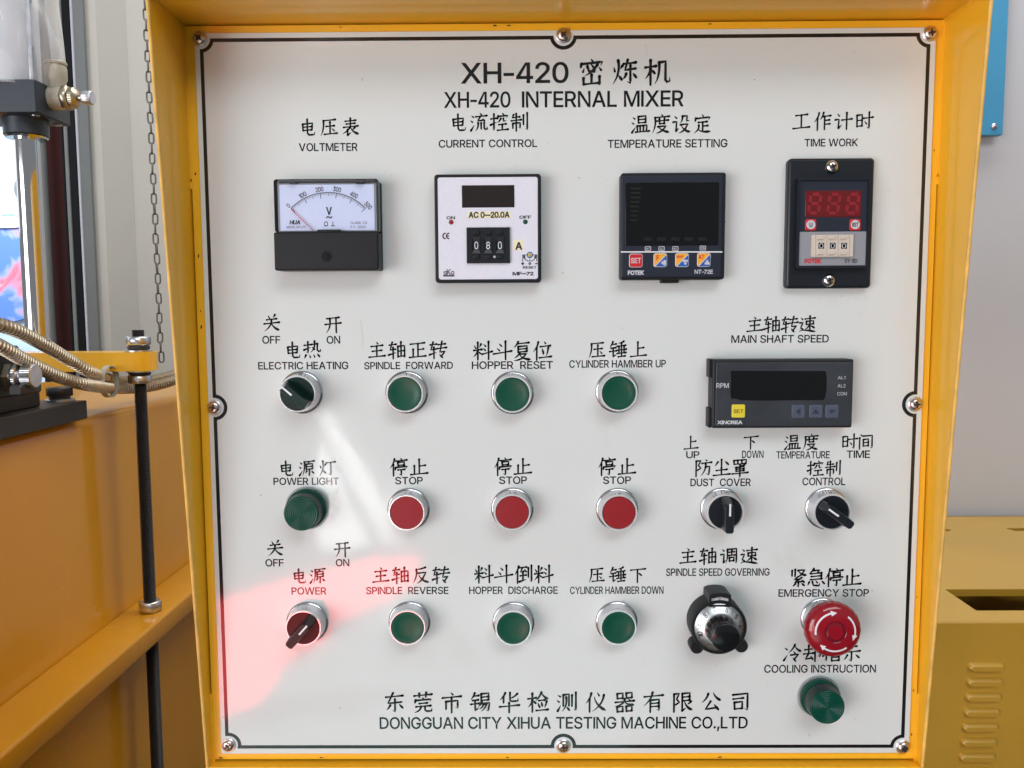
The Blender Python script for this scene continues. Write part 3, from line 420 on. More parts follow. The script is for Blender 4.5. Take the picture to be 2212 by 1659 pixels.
# brush strokes of the Chinese characters: kind letter, then x y pairs on a 100 x 100 grid (y down)
HAN = {}
for row in '''电 v 22 32 24 66;z 22 32 75 30 72 65;h 24 48 72 47;h 25 65 71 64;g 47 8 48 80 56 90 84 90 89 74
压 h 18 14 84 13;p 20 14 18 55 4 92;h 34 45 78 44;v 55 24 55 84;h 24 85 92 84;d 66 58 77 70
表 h 22 18 78 17;h 28 33 74 32;h 12 49 90 47;v 50 5 50 48;p 48 49 32 68 6 82;v 34 62 34 88;t 34 90 54 78;p 74 54 60 66;n 50 50 66 74 96 90
流 d 12 14 22 22;d 6 38 16 46;t 8 88 26 62;d 56 4 64 12;h 34 20 92 19;z 58 20 44 42 76 40;d 70 32 80 44;p 46 52 44 74 32 92;v 62 54 62 84;g 78 52 78 80 84 88 94 86 94 74
控 h 6 30 36 28;g 22 6 22 86 12 80;t 4 60 38 48;d 66 4 72 12;v 44 18 42 32;g 44 20 94 19 88 32;p 58 32 50 44 40 50;g 72 32 74 46 90 46;h 48 62 86 61;v 66 62 66 88;h 40 90 96 89
制 p 18 10 10 26;h 14 24 50 23;h 6 40 58 38;v 32 6 32 94;v 14 54 14 78;g 14 54 52 53 52 80 44 76;v 70 16 70 64;g 90 6 90 90 80 84
温 d 12 14 22 22;d 6 38 16 46;t 8 88 26 62;v 40 12 41 44;z 40 12 78 11 78 44;h 41 27 77 27;h 41 43 77 43;v 34 58 36 86;z 34 58 84 57 82 86;v 50 58 50 86;v 67 58 66 86;h 26 88 96 87
度 d 52 2 58 10;h 18 16 92 15;p 20 16 20 56 6 92;h 28 34 88 33;v 42 24 43 48;v 68 24 67 48;h 43 48 68 48;z 34 62 76 61 62 78;p 62 78 46 88 24 94;n 40 66 60 82 94 94
设 d 14 10 24 20;z 6 38 24 37 22 80;t 22 82 36 70;p 54 12 52 32 42 44;g 54 13 78 12 76 36 92 38;z 44 54 82 52 70 74;p 70 74 56 86 36 94;n 50 60 68 82 96 92
定 d 48 4 54 12;v 16 20 14 34;g 16 22 88 20 82 34;h 30 42 74 41;v 52 42 52 84;h 53 62 78 61;p 32 56 28 76 8 94;n 28 72 50 88 94 90
工 h 20 18 82 16;v 50 17 50 82;h 6 84 94 82
作 p 32 6 24 30 6 52;v 24 32 24 94;p 56 6 50 24 38 42;h 52 26 94 24;v 62 26 62 94;h 62 47 88 46;h 62 67 90 66
计 d 18 10 28 22;z 6 40 26 39 24 82;t 24 84 42 68;h 42 44 96 42;v 68 8 68 94
时 v 10 18 11 78;z 10 18 38 17 38 76;h 11 45 38 45;h 11 75 38 74;h 46 36 96 34;g 76 6 76 90 64 82;d 52 52 62 66
密 d 48 2 54 10;v 12 16 10 28;g 12 17 90 15 84 28;d 22 34 18 46;g 34 26 40 44 62 48 66 40;d 48 20 56 30;d 78 34 86 44;p 72 24 50 46 24 60;v 50 58 50 88;v 20 68 20 90;h 20 90 80 89;v 80 66 80 94
炼 d 10 30 14 44;p 42 26 34 38;p 26 6 26 50 6 90;d 28 60 40 76;h 46 20 92 18;z 62 6 52 42 92 40;g 72 26 72 90 60 84;p 56 56 52 66 44 74;d 82 56 94 72
机 h 4 30 44 28;v 24 6 24 94;p 24 34 18 54 4 70;d 28 40 40 54;p 56 16 54 60 40 92;g 56 16 80 15 80 80 86 88 96 86 96 70
关 d 32 8 40 22;p 70 6 60 22;h 24 30 78 28;h 10 50 92 48;p 50 30 42 62 10 90;n 50 50 66 74 94 90
开 h 18 16 84 14;h 8 46 94 44;p 34 16 32 60 12 92;v 68 15 68 94
热 h 8 22 46 20;g 28 4 28 62 18 56;t 6 46 46 34;h 50 20 80 18;g 80 18 78 50 86 60 96 58 96 46;p 64 4 62 36 42 62;d 52 34 64 48;p 16 74 8 92;d 36 74 40 88;d 58 74 64 88;d 78 72 90 88
主 d 48 6 56 16;h 20 28 82 26;h 26 54 76 52;v 50 28 50 82;h 8 84 94 82
轴 h 8 20 44 18;z 24 6 12 46 42 44;v 28 34 28 94;t 4 72 46 62;v 54 30 54 88;z 54 30 90 29 90 88;h 54 56 90 55;h 54 84 90 83;v 71 8 71 84
正 h 12 16 88 14;v 52 16 52 82;h 52 48 82 46;v 26 44 26 84;h 6 86 94 84
转 h 8 20 42 18;z 24 6 12 46 42 44;v 28 34 28 94;t 4 72 44 62;h 52 22 90 20;h 46 42 96 40;z 72 6 60 62 88 60 70 82;d 58 74 74 92
料 d 8 20 16 34;p 42 16 34 32;h 6 44 46 42;v 26 6 26 92;p 26 46 18 62 4 76;d 28 50 40 62;d 56 18 66 28;d 54 38 64 48;h 48 66 98 56;v 80 6 80 94
斗 d 34 14 46 26;d 24 36 36 48;h 6 62 96 54;v 66 4 66 94
复 p 30 4 22 18 8 32;h 26 14 84 12;v 30 28 30 56;z 30 28 74 27 74 54;h 30 41 74 40;h 30 55 74 54;p 38 58 28 72 10 84;z 36 66 72 65 54 84;p 54 84 36 92 8 96;n 38 70 60 88 94 96
位 p 32 6 24 30 6 52;v 24 32 24 94;d 62 6 68 16;h 42 30 92 28;d 52 40 58 66;p 82 38 78 60 72 78;h 38 84 96 82
锤 p 24 4 18 18 6 34;h 20 18 42 17;h 14 38 40 37;h 6 56 44 54;g 26 38 26 86 44 74;p 84 6 72 12 54 14;h 48 30 94 28;v 72 12 72 84;h 46 52 98 50;v 58 32 58 68;v 86 30 86 68;h 48 70 96 68;h 54 88 92 86
上 v 48 8 48 82;h 50 42 80 40;h 8 84 94 82
速 d 12 10 22 20;z 6 38 24 37 12 66 24 74;n 6 86 30 80 98 94;h 36 18 92 16;v 44 32 44 50;z 44 32 84 31 84 48;h 44 49 84 48;v 64 4 64 80;p 62 52 52 66 36 76;d 68 56 90 72
源 d 12 14 22 22;d 6 38 16 46;t 8 88 26 62;h 36 12 94 10;p 38 12 36 56 26 90;p 64 14 56 24;v 48 26 48 56;z 48 26 84 25 84 54;h 48 40 84 40;h 48 55 84 54;g 66 56 66 92 56 86;p 50 66 42 80;d 78 66 90 80
灯 d 10 30 14 44;p 42 26 36 38;p 26 6 26 50 6 90;d 28 60 40 76;h 46 18 98 16;g 72 18 72 90 58 82
停 p 28 4 20 30 4 52;v 22 32 22 94;d 60 2 66 10;h 36 16 94 14;v 46 24 47 40;z 46 24 80 23 80 38;h 47 40 80 39;v 34 50 32 62;g 34 50 96 48 88 60;h 46 64 82 63;g 64 64 64 92 52 86
止 v 52 8 52 84;h 54 44 84 42;v 26 40 26 84;h 6 86 96 84
下 h 8 18 94 16;v 48 18 48 94;d 54 38 72 54
间 d 18 4 28 14;v 14 24 14 92;g 34 16 88 15 88 90 76 84;v 36 36 36 76;z 36 36 66 35 66 74;h 36 55 66 54;h 36 75 66 74
防 v 12 10 12 94;z 12 10 38 9 24 34 38 50 20 60;d 64 4 70 12;h 44 24 96 22;p 64 24 60 60 38 92;g 62 46 86 44 82 88 68 82
尘 v 50 4 50 42;p 30 16 14 38;d 68 14 88 34;h 22 62 80 60;v 50 48 50 84;h 6 88 96 86
罩 v 16 8 18 28;z 16 8 84 7 82 28;v 38 8 38 28;v 60 8 60 28;h 18 28 82 28;v 50 32 50 44;h 50 38 74 37;v 28 46 29 68;z 28 46 72 45 72 66;h 29 56 72 56;h 29 67 72 66;h 8 80 94 78;v 50 46 50 98
反 p 76 8 54 14 24 16;p 26 16 24 56 6 92;z 34 38 78 36 62 66;p 62 66 48 82 28 94;n 40 50 62 78 96 92
倒 p 26 6 18 30 4 50;v 20 32 20 94;h 30 14 66 13;z 46 14 36 36 60 32;d 56 24 66 38;h 34 56 64 54;v 48 42 48 80;t 30 86 66 76;v 76 18 76 66;g 92 6 92 90 82 84
调 d 14 10 24 20;z 6 38 24 37 22 80;t 22 82 34 70;p 42 12 42 60 32 90;g 42 12 92 11 92 90 82 84;h 52 28 80 27;v 66 18 66 44;h 50 46 82 45;v 54 58 54 78;z 54 58 78 57 78 76;h 54 77 78 76
紧 v 16 10 16 38;v 32 6 32 42;z 46 12 82 11 66 32;p 66 32 56 40 42 44;n 50 16 66 32 92 40;z 48 44 28 58 56 58;z 66 50 30 72 74 70;d 66 62 80 76;g 50 72 50 96 40 90;p 34 80 20 94;d 66 80 80 92
急 p 36 2 26 16 12 28;z 36 12 66 11 54 26;h 22 28 76 26;v 76 27 76 58;h 24 42 76 41;h 20 58 78 57;p 14 70 6 88;g 30 68 36 88 64 92 70 78;d 46 64 56 76;d 78 68 92 84
冷 d 10 18 22 28;t 6 84 24 56;p 62 4 50 26 30 46;n 62 10 76 30 98 42;d 56 40 64 50;z 42 58 82 56 62 80;d 54 76 68 92
却 h 12 28 52 26;v 32 6 32 50;h 6 50 58 48;z 30 52 16 78 48 74;d 42 64 54 82;v 66 16 66 94;g 66 16 92 15 92 70 80 64
指 h 6 30 36 28;g 22 6 22 86 12 80;t 4 60 38 48;p 84 10 70 18 50 22;g 50 6 50 38 58 42 90 42 92 32;v 50 54 50 92;z 50 54 88 53 88 90;h 50 72 88 71;h 50 90 88 89
示 h 26 16 76 14;h 8 42 94 40;g 50 42 50 90 36 82;p 28 58 20 72 10 82;d 72 58 90 76
东 h 12 22 90 20;z 46 4 22 52 84 50;g 54 34 54 92 42 86;p 32 62 24 74 14 82;d 74 60 90 78
莞 h 10 16 92 14;v 34 6 34 24;v 66 4 64 24;d 48 26 54 34;v 16 36 14 48;g 16 38 88 37 82 48;h 34 54 70 53;h 18 68 86 67;p 40 68 34 84 10 96;g 60 68 60 86 68 92 90 92 92 78
市 d 48 4 56 14;h 8 26 94 24;v 50 26 50 98;v 24 44 24 80;g 24 44 78 43 78 78 66 72
锡 p 24 4 18 18 6 34;h 20 18 42 17;h 14 38 40 37;h 6 56 44 54;g 26 38 26 86 44 74;v 54 10 54 42;z 54 10 88 9 88 40;h 54 26 88 25;h 54 41 88 40;p 56 46 50 60 40 70;g 54 56 92 55 86 92 76 88;p 66 58 58 72 44 82;p 78 58 70 78 54 92
华 p 32 4 22 22 6 36;v 24 20 24 50;p 88 12 70 26 48 34;g 54 4 54 40 62 46 90 46 92 32;h 6 68 96 66;v 50 52 50 98
检 h 4 30 42 28;v 24 6 24 94;p 24 34 18 54 4 70;d 28 40 40 54;p 66 4 56 24 40 42;n 68 8 80 26 98 38;h 54 42 82 41;d 50 54 58 74;d 66 50 70 68;p 90 48 86 64 80 78;h 42 88 96 87
测 d 10 14 20 22;d 5 38 14 46;t 8 88 22 62;v 34 14 34 66;z 34 14 60 13 60 66;p 47 26 46 62 28 92;d 50 72 62 88;v 74 18 74 70;g 92 6 92 90 82 84
仪 p 30 6 22 30 4 52;v 22 32 22 94;d 58 6 66 20;p 88 18 72 60 34 92;n 44 26 62 64 98 92
器 v 16 8 17 32;z 16 8 42 7 42 30;h 17 31 42 30;v 58 8 59 32;z 58 8 84 7 84 30;h 59 31 84 30;h 8 48 94 46;p 50 34 42 54 6 68;n 52 48 66 60 96 66;d 68 36 76 43;v 16 70 17 94;z 16 70 42 69 42 92;h 17 93 42 92;v 58 70 59 94;z 58 70 84 69 84 92;h 59 93 84 92
有 h 8 22 94 20;p 46 4 34 36 6 64;v 36 40 36 96;g 36 40 76 39 76 90 64 86;h 36 56 76 55;h 36 71 76 70
限 v 12 10 12 94;z 12 10 36 9 24 34 36 50 20 60;v 50 10 50 88;z 50 10 84 9 84 44;h 50 27 84 26;h 50 44 84 43;t 50 90 68 78;p 90 50 84 56 74 62;n 60 46 74 74 98 90
公 p 36 10 26 32 6 50;n 60 8 74 30 96 46;z 48 46 24 82 74 78;d 64 62 84 88
司 g 16 14 84 12 84 90 70 82;h 18 34 64 32;v 24 50 25 82;z 24 50 60 49 60 80;h 25 81 60 80'''.split('\n'):
    HAN[row[0]] = [(q.split()[0], list(map(float, q.split()[1:]))) for q in row[2:].split(';')]
PROF = {'h': [(0, 1.05), (.15, .72), (.6, .66), (.88, .95), (1, 1.25)], 'v': [(0, 1.25), (.15, .95), (.8, .95), (1, .85)],
        'p': [(0, 1.25), (.2, 1.0), (.6, .85), (1, .18)], 'n': [(0, .45), (.4, .85), (.82, 1.5), (1, .25)],
        'd': [(0, .35), (.65, 1.35), (1, .9)], 't': [(0, 1.3), (.5, .8), (1, .2)],
        'z': [(0, 1.1), (.3, .85), (1, .95)], 'g': [(0, 1.1), (.3, .9), (.80, 1.05), (1, .18)]}
def stroke(kind, c):
    P = [Vector((c[i], c[i+1])) for i in range(0, len(c), 2)]
    if kind in 'pn' and len(P) == 3:                         # sweep through the middle point
        a, m, b = P; q = 2*m - (a+b)/2
        P = [a*(1-t)**2 + q*2*t*(1-t) + b*t*t for t in [i/7 for i in range(8)]]
    elif kind == 'g' and len(P) >= 4:                        # round off the bend before the hook
        a, b, d = P[-4:-1] if len(P) >= 5 else (None, None, None)
        if a is not None:
            q = P[-3]; P = P[:-3] + [P[-4].lerp(q, .85), q, q.lerp(P[-2], .5), P[-2], P[-1]] if False else P
    out = []
    for i in range(len(P)-1):
        n = max(1, int((P[i+1]-P[i]).length/9))
        for j in range(n): out.append(P[i].lerp(P[i+1], j/n))
    out.append(P[-1]); return out
def han(mb, ch, X0, Z1, W, H, y, weight=10.0):
    for si, (kind, c) in enumerate(HAN[ch]):
        P = stroke(kind, c); L = [0]
        for i in range(1, len(P)): L.append(L[-1]+(P[i]-P[i-1]).length)
        T = L[-1] or 1; pr = PROF[kind]; A = []; B = []; yy = y - si*2e-6
        f = lambda p: (X0 + p.x/100*W, yy, Z1 - (p.y - 0.075*(p.x-50))/100*H)
        ws = []
        for i, p in enumerate(P):
            t = L[i]/T
            for (t0, w0), (t1, w1) in zip(pr, pr[1:]):
                if t <= t1+1e-9: wd = w0 + (w1-w0)*(t-t0)/(t1-t0); break
            wd *= weight/2; ws.append(wd)
            d = (P[min(i+1, len(P)-1)]-P[max(i-1, 0)]).normalized(); nrm = Vector((-d.y, d.x))
            A.append(f(p+nrm*wd)); B.append(f(p-nrm*wd))
        n = len(P); mb.add(A+B, [(i, i+1, n+i+1, n+i) for i in range(n-1)])
        for i in (0, n-1):
            if ws[i] > 1.5:
                mb.add([f(P[i]+Vector((cos(a), sin(a)))*ws[i]) for a in [k*pi/4 for k in range(8)]], [tuple(range(8))])
def hanzi(s, x0, x1, ytop, ybot, parent):
    a, b = pt(None, x0*1, (ytop+ybot)/2), pt(None, x1, (ytop+ybot)/2)
    zt, zb = pt(None, (x0+x1)/2, ytop).z, pt(None, (x0+x1)/2, ybot).z
    H = (zt-zb)/0.96; W = H*0.98; n = len(s); mb = MB()
    pitch = (b.x-a.x-W)/max(1, n-1)
    for i, ch in enumerate(s): han(mb, ch, a.x + (i*pitch if n > 1 else (b.x-a.x-W)/2), zt, W, H, -0.00012)
    return mb.build('lettering', 'ink', parent, smooth=0)
# ================================================================== the hall round the cabinet
def struct(name, mb, m, **kw): return tag(mb.build(name, m, **kw), kind='structure')
struct('floor', MB().box(-7, 7, -7, 7, -0.1, 0.0), 'floor', smooth=0)
RY = 1.30                                                    # the pale wall behind the louvred machine
b = MB().box(-0.15, 3.2, RY, RY+0.15, 0, 3.4); struct('wall', b, 'wall2', smooth=0)
LY = 1.60
xa, xb = at(192, 300, LY).x, at(258, 300, LY).x
struct('wall', MB().box(xb, -0.14, LY, LY+0.15, 0, 3.4), 'wall', smooth=0)
# plastered reveal of the window, standing a little proud and chamfered into the wall
d = 0.07
b = MB(); b.loft([[(xa, LY+.1, z), (xa, LY-d, z), (xb-.012, LY-d, z), (xb+.03, LY-.001, z), (xb+.03, LY+.1, z)] for z in (0, 3.4)])
struct('wall', b, 'wall', smooth=0)

# window frame strips beside the opening
wf = thing('window_frame', 'tall window frame of grey, aluminium and black strips beside the white wall', 'window frame', (at(140, 300, LY).x, LY, 0))
def strip(name, m, p0, p1, y0, y1):
    x0, x1 = at(p0, 300, y0).x, at(p1, 300, y0).x
    return MB().box(x0, x1, y0, y1, 0.6, 3.3, 0.002).build(name, m, wf)
strip('jamb', 'greyframe', 169, 193, LY-.084, LY-.076)
strip('aluminium_edge', 'aluframe', 163.5, 169, LY-.087, LY-.076)
strip('gasket', 'rubber', 145.5, 164, LY-.080, LY-.070)
strip('track', 'galv', 137, 145.5, LY-.083, LY-.074)
strip('gasket', 'rubber', 131, 137, LY-.080, LY-.070)
mr = thing('shutter', 'dark maroon shutter panel with a grey conduit pipe, behind the piston rod', 'shutter', (at(110, 400, LY).x, LY+.02, 0))
MB().box(at(84, 300, LY).x-.02, at(134, 300, LY).x, LY+.0, LY+.04, .6, 3.3, .003).build('panel', 'maroon', mr)
b = MB(); x = at(101, 500, LY-.03).x; b.lathe((x, LY-.03, .7), [(0, .009), (2.6, .009)], 16, 'z'); b.build('pipe', 'greyframe', mr)

# lorry side seen through the window
yt = thing('painted_panel', 'pale blue panel with a blue and red emblem, bright outside the window at left', 'panel', (-2.9, 4.6, 0))
MB().box(-4.4, -1.9, 4.6, 4.8, 0.2, 3.2, .02).build('side_panel', 'yardwall', yt)
YY = 4.58
def disc(px, py, rx, rz, name, m, y, a0=0, a1=360, inner=0.0, lean=0.0):
    c = at(px, py, y); s = (y-CAM.y)/F
    o = [(c.x+rx*s*cos(radians(a0+(a1-a0)*i/40)), c.z+rz*s*sin(radians(a0+(a1-a0)*i/40))) for i in range(41)]
    if inner: o += [(c.x+rx*inner*s*cos(radians(a1-(a1-a0)*i/40)), c.z+rz*inner*s*sin(radians(a1-(a1-a0)*i/40))) for i in range(41)]
    else: o = o[:-1] if a1-a0 == 360 else o
    return MB().poly([o], y+.01, y).build(name, m, yt, smooth=0)
disc(24, 545, 52, 82, 'emblem', 'emblem', YY)
disc(20, 650, 60, 44, 'emblem', 'emblem', YY-.006)
for i, (px, py, rx, rz) in enumerate([(46, 408, 16, 24), (58, 468, 12, 16)]):
    disc(px, py, rx, rz, 'fitting', 'galv', YY-.01)
disc(10, 480, 60, 12, 'bright_band', 'yardwhite', YY-.014)

# ================================================================== chain by the wall
ch = thing('hanging_chain', 'thin steel link chain hanging down in front of the white plaster wall', 'chain', (at(331, 400, 1.2).x, 1.2, 1.0))
x = at(291, -500, 1.2).x; x2 = at(349, 790, 1.2).x
ztop, zbot = at(312, -500, 1.2).z, at(352, 800, 1.2).z
pitch = 0.0212*0.98; n = int((ztop-zbot)/pitch)
def link_mesh():
    a, bq, p = 0.0112, 0.0048, []
    for i in range(16):
        t = 2*pi*i/16; s_ = sin(t); p.append((bq*cos(t), 0, (a-bq)*(1 if s_ > 0 else -1)*min(1, abs(s_)*3) + bq*s_))
    return MB().tube([(q[0], 0, q[2]) for q in p], 0.0019, 6, closed=True)
lk = link_mesh().build('link', mat('dull_chain_steel', (0.16, 0.145, 0.125), .5, metal=.6), None); first = lk
for i in range(n):
    o = first if i == 0 else first.copy()
    if i: COL.objects.link(o)
    z = ztop - i*pitch
    o.parent = ch; o.matrix_parent_inverse = Matrix.Translation(ch.location).inverted()
    o.location = (x + (x2-x)*i/n + random.uniform(-.0006, .0006), 1.2, z)
    o.rotation_euler = (random.uniform(-.05, .05), random.uniform(-.04, .04), radians(28 if i % 2 else 118)+random.uniform(-.12, .12))

# ================================================================== sky blue board on the pale wall
BY = RY-.03
bx1, bz = at(2171, 200, BY).x, at(2140, 292, BY).z
bb = thing('wall_board', 'sky blue sheet board screwed to the pale wall, right of the control cabinet', 'board', (bx1-.2, BY, bz))
MB().box(bx1-.42, bx1, BY, BY+.018, bz, bz+1.0, .002).build('sheet', 'signblue', bb)
c = at(2147, 273, BY); MB().lathe((c.x, BY, c.z), [(0, .0065), (.003, .0062), (.005, .004), (.0054, .001)], 20).build('screw', 'steel', bb)
c = at(2147, -260, BY); MB().lathe((c.x, BY, c.z), [(0, .0065), (.003, .0062), (.005, .004), (.0054, .001)], 20).build('screw', 'steel', bb)

# ================================================================== louvred machine, lower right
MY = 0.64
top = at(2212, 1345, MY).z; lx = at(1366, 1650, MY).x; rx_ = lx+1.35; MB_Y = RY-.02
lm = thing('louvred_machine', 'ochre yellow sheet metal machine housing with pressed louvres and slotted top', 'machine housing', (lx+.6, MY, 0))
MB().box(lx, rx_, MY, MY+.003, .05, top, .001).build('front_panel', 'yellow_ochre', lm)
MB().box(lx, lx+.003, MY+.0035, MB_Y, .05, top).build('side_panel', 'yellow_ochre', lm)
MB().box(lx+.004, rx_, MB_Y-.003, MB_Y, .05, top).build('back_panel', 'yellow_ochre', lm)
# top with slanted slots
def topslots():
    out = [[(lx, MY+.0031), (rx_, MY+.0031), (rx_, MB_Y), (lx, MB_Y)]]
    def P(px, py): p = onz(px, py, top); return (p.x, p.y)
    a, b_, c_, e = P(2041, 1273), P(2212, 1276), P(2235, 1322), P(2109, 1319)
    w = .19
    out.append([a, (a[0]+w, a[1]), (a[0]+w+.02, e[1]+.02), (a[0]+w, e[1]), e])
    a2, e2 = P(2172, 1141), P(2182, 1147)
    out.append([a2, (a2[0]+w, a2[1]), (a2[0]+w, e2[1]), (e2[0]+.01, e2[1])])
    a3, e3 = P(2056, 1144), P(2050, 1141)
    out.append([a3, (a3[0]-.012, e2[1]), (a3[0]-w, e2[1]), (a3[0]-w, a2[1]), (a3[0]-.015, a2[1])])
    return out
b = MB(); ls = topslots(); tri = tessellate_polygon([[Vector((p[0], p[1], 0)) for p in L] for L in ls]); fl = [p for L in ls for p in L]
for z in (top, top-.003): b.add([(p[0], p[1], z) for p in fl], tri)
for L in ls[1:]:
    k = len(L); b.add([(p[0], p[1], top) for p in L]+[(p[0], p[1], top-.012) for p in L], [(i, (i+1) % k, k+(i+1) % k, k+i) for i in range(k)])
b.build('top_panel', 'yellow_ochre', lm, smooth=0)
MB().box(lx+.01, rx_-.01, MY+.01, MB_Y-.01, top-.16, top-.15).build('inner_tray', 'yellow_ochre', lm)
first = None
for i in range(9):
    sx, sy = 3400 + (895-9.6*i)/1.62/1, 2000 + (1010+95.8*i)/1.62
    a = at((sx-145)/1.8228, sy/1.8228, MY); c = at(sx/1.8228, sy/1.8228, MY)
    b = MB(); z = a.z; x0, x1 = a.x, c.x
    hh = .0062
    ls = []
    for t, inset, dz in ((0, 0, 0), (.35, .0006, .0), (.75, .002, .0004), (1, .0048, .0012)):
        ls.append(rr(x0+inset, z-hh+dz*.6, x1-inset*.7, z+hh-inset, .0055, MY-.0065*t, 4))
    b.loft(ls); b.build('louvre', 'yellow_ochre', lm, smooth=60)
# what shows under the control cabinet: a row of boxed fittings on the machine's upper lip
for px0, px1 in ((1395, 1450), (1530, 1548), (1700, 1790)):
    a, c = at(px0, 1653, MY-.02), at(px1, 1653, MY-.02)
    MB().box(a.x, c.x, MY-.02, MY-.0005, a.z-.05, a.z+.004, .003).build('lip_bracket', 'yellow_ochre', lm)

# ================================================================== yellow mixer body, left
TZ = 1.375; FX = -0.556; LZ = at(325, 1320, .50).z
mm = thing('mixer_body', 'large glossy orange yellow machine body on the left, with ledge bar and top plate', 'machine', (-.9, .5, 0))
b = MB()
prof = [(FX, -0.02), (FX, TZ-.012), (FX-.004, TZ-.004), (FX-.012, TZ), (-1.9, TZ), (-1.9, -0.02)]
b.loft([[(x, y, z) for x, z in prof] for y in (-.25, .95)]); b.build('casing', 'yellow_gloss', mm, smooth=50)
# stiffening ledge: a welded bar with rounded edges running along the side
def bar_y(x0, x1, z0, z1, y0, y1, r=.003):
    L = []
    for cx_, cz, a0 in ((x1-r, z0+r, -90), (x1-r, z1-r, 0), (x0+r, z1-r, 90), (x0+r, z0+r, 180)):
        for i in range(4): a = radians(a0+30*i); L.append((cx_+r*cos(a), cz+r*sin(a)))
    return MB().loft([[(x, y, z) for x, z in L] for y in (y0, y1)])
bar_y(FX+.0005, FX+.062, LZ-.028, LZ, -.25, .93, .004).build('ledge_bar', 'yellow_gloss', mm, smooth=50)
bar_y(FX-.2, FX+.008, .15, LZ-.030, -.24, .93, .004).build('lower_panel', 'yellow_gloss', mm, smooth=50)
# black base plates with a hex bolt
pl = thing('base_plate', 'two stacked black steel plates bolted to the top of the yellow body', 'steel plate', (-.7, .3, TZ))
p = onz(190, 905, TZ)
MB().box(-1.5, p.x, -.25, p.y, TZ+.0005, TZ+.0225, .0012).build('lower_plate', 'gunmetal', pl)
q = onz(88, 878, TZ+.0225)
MB().box(-1.5, q.x, -.25, q.y, TZ+.0228, TZ+.044, .0012).build('upper_plate', 'gunmetal', pl)
c = onz(133, 866, TZ+.0225); c.x -= .002
MB().lathe((c.x, c.y, TZ+.0226), [(0, .0165), (.0022, .0165), (.0026, .0155)], 32, 'z').build('washer', 'steel', pl)
b = MB()
def hexp(r, z, rot=0): return [(c.x+r*cos(rot+pi/3*i), c.y+r*sin(rot+pi/3*i), z) for i in range(6)]
z0 = TZ+.0252
MB().lathe((c.x, c.y, z0), [(0, .0115), (.003, .0115)], 24, 'z').build('bolt_collar', 'gunmetal', pl)
b.loft([hexp(.0138, z0+.003, .2), hexp(.0148, z0+.0038, .2), hexp(.0148, z0+.0122, .2), hexp(.0132, z0+.0138, .2)]); b.build('bolt_head', 'gunmetal', pl, smooth=20)

# threaded rod with nuts and bar
rp = at(325, 1320, .50); RX, RYY = rp.x, .50
rod = thing('threaded_rod', 'black threaded rod with zinc nuts standing through the yellow arm and the ledge', 'threaded rod', (RX, RYY, .3))
zt, zb = at(302, 711, .50).z, .25
prof = []; zz = zb; k = 0
while zz < zt: prof.append((zz, .0081 if k % 2 else .0066)); zz += .00125; k += 1
MB().lathe((RX, RYY, 0), prof, 20, 'z').build('rod', 'gunmetal', rod, smooth=20)
def nut(z0, z1, m, name='nut', r=.0148, rot=.35, cen=None):
    cx_, cy_ = cen or (RX, RYY)
    H = lambda rr_, z: [(cx_+rr_*cos(rot+pi/3*i), cy_+rr_*sin(rot+pi/3*i), z) for i in range(6)]
    e = .0012
    MB().loft([H(r*.9, z0), H(r, z0+e), H(r, z1-e), H(r*.9, z1)]).build(name, m, rod, smooth=20)
Z = lambda py: at(302, py, .50).z
nut(Z(746), Z(727), 'steel'); nut(LZ+.0003, LZ+.0145, 'steel', rot=.1)
MB().lathe((RX, RYY, 0), [(Z(755), .0130), (Z(753), .0136), (Z(748), .0136), (Z(746.5), .0125)], 32, 'z').build('spring_washer', 'gunmetal', rod)
MB().lathe((RX, RYY, 0), [(Z(759), .0172), (Z(756), .0172)], 32, 'z').build('washer', 'steel', rod)
MB().lathe((RX, RYY, 0), [(Z(803), .0168), (Z(800), .0168)], 32, 'z').build('washer', 'steel', rod)
MB().lathe((RX, RYY, 0), [(Z(809), .0128), (Z(807), .0138), (Z(804), .0138), (Z(803.5), .0138)], 32, 'z').build('spring_washer', 'gunmetal', rod)
nut(Z(828), Z(809.5), 'steel', rot=.62)
arm = thing('swing_arm', 'flat yellow steel arm clamped on the threaded rod above the machine body', 'bracket', (RX-.2, RYY, Z(780)))
x1 = at(335, 780, .50).x
L = []
zA, zB = Z(799.5), Z(759.5)
for z in (zA, zB):
    o = [(-1.1, .475, z), (-1.1, .525, z), (x1-.02, .525, z), (x1-.006, .519, z), (x1, .508, z), (x1, .492, z), (x1-.006, .481, z), (x1-.02, .475, z)]
    L.append(o)
MB().loft(L).build('bar', 'yellow', arm, smooth=40)
MB().box(-1.1, at(60, 800, .55).x, .53, .58, zA-.09, zA+.01, .004).build('bracket_foot', 'yellow_gloss', arm)

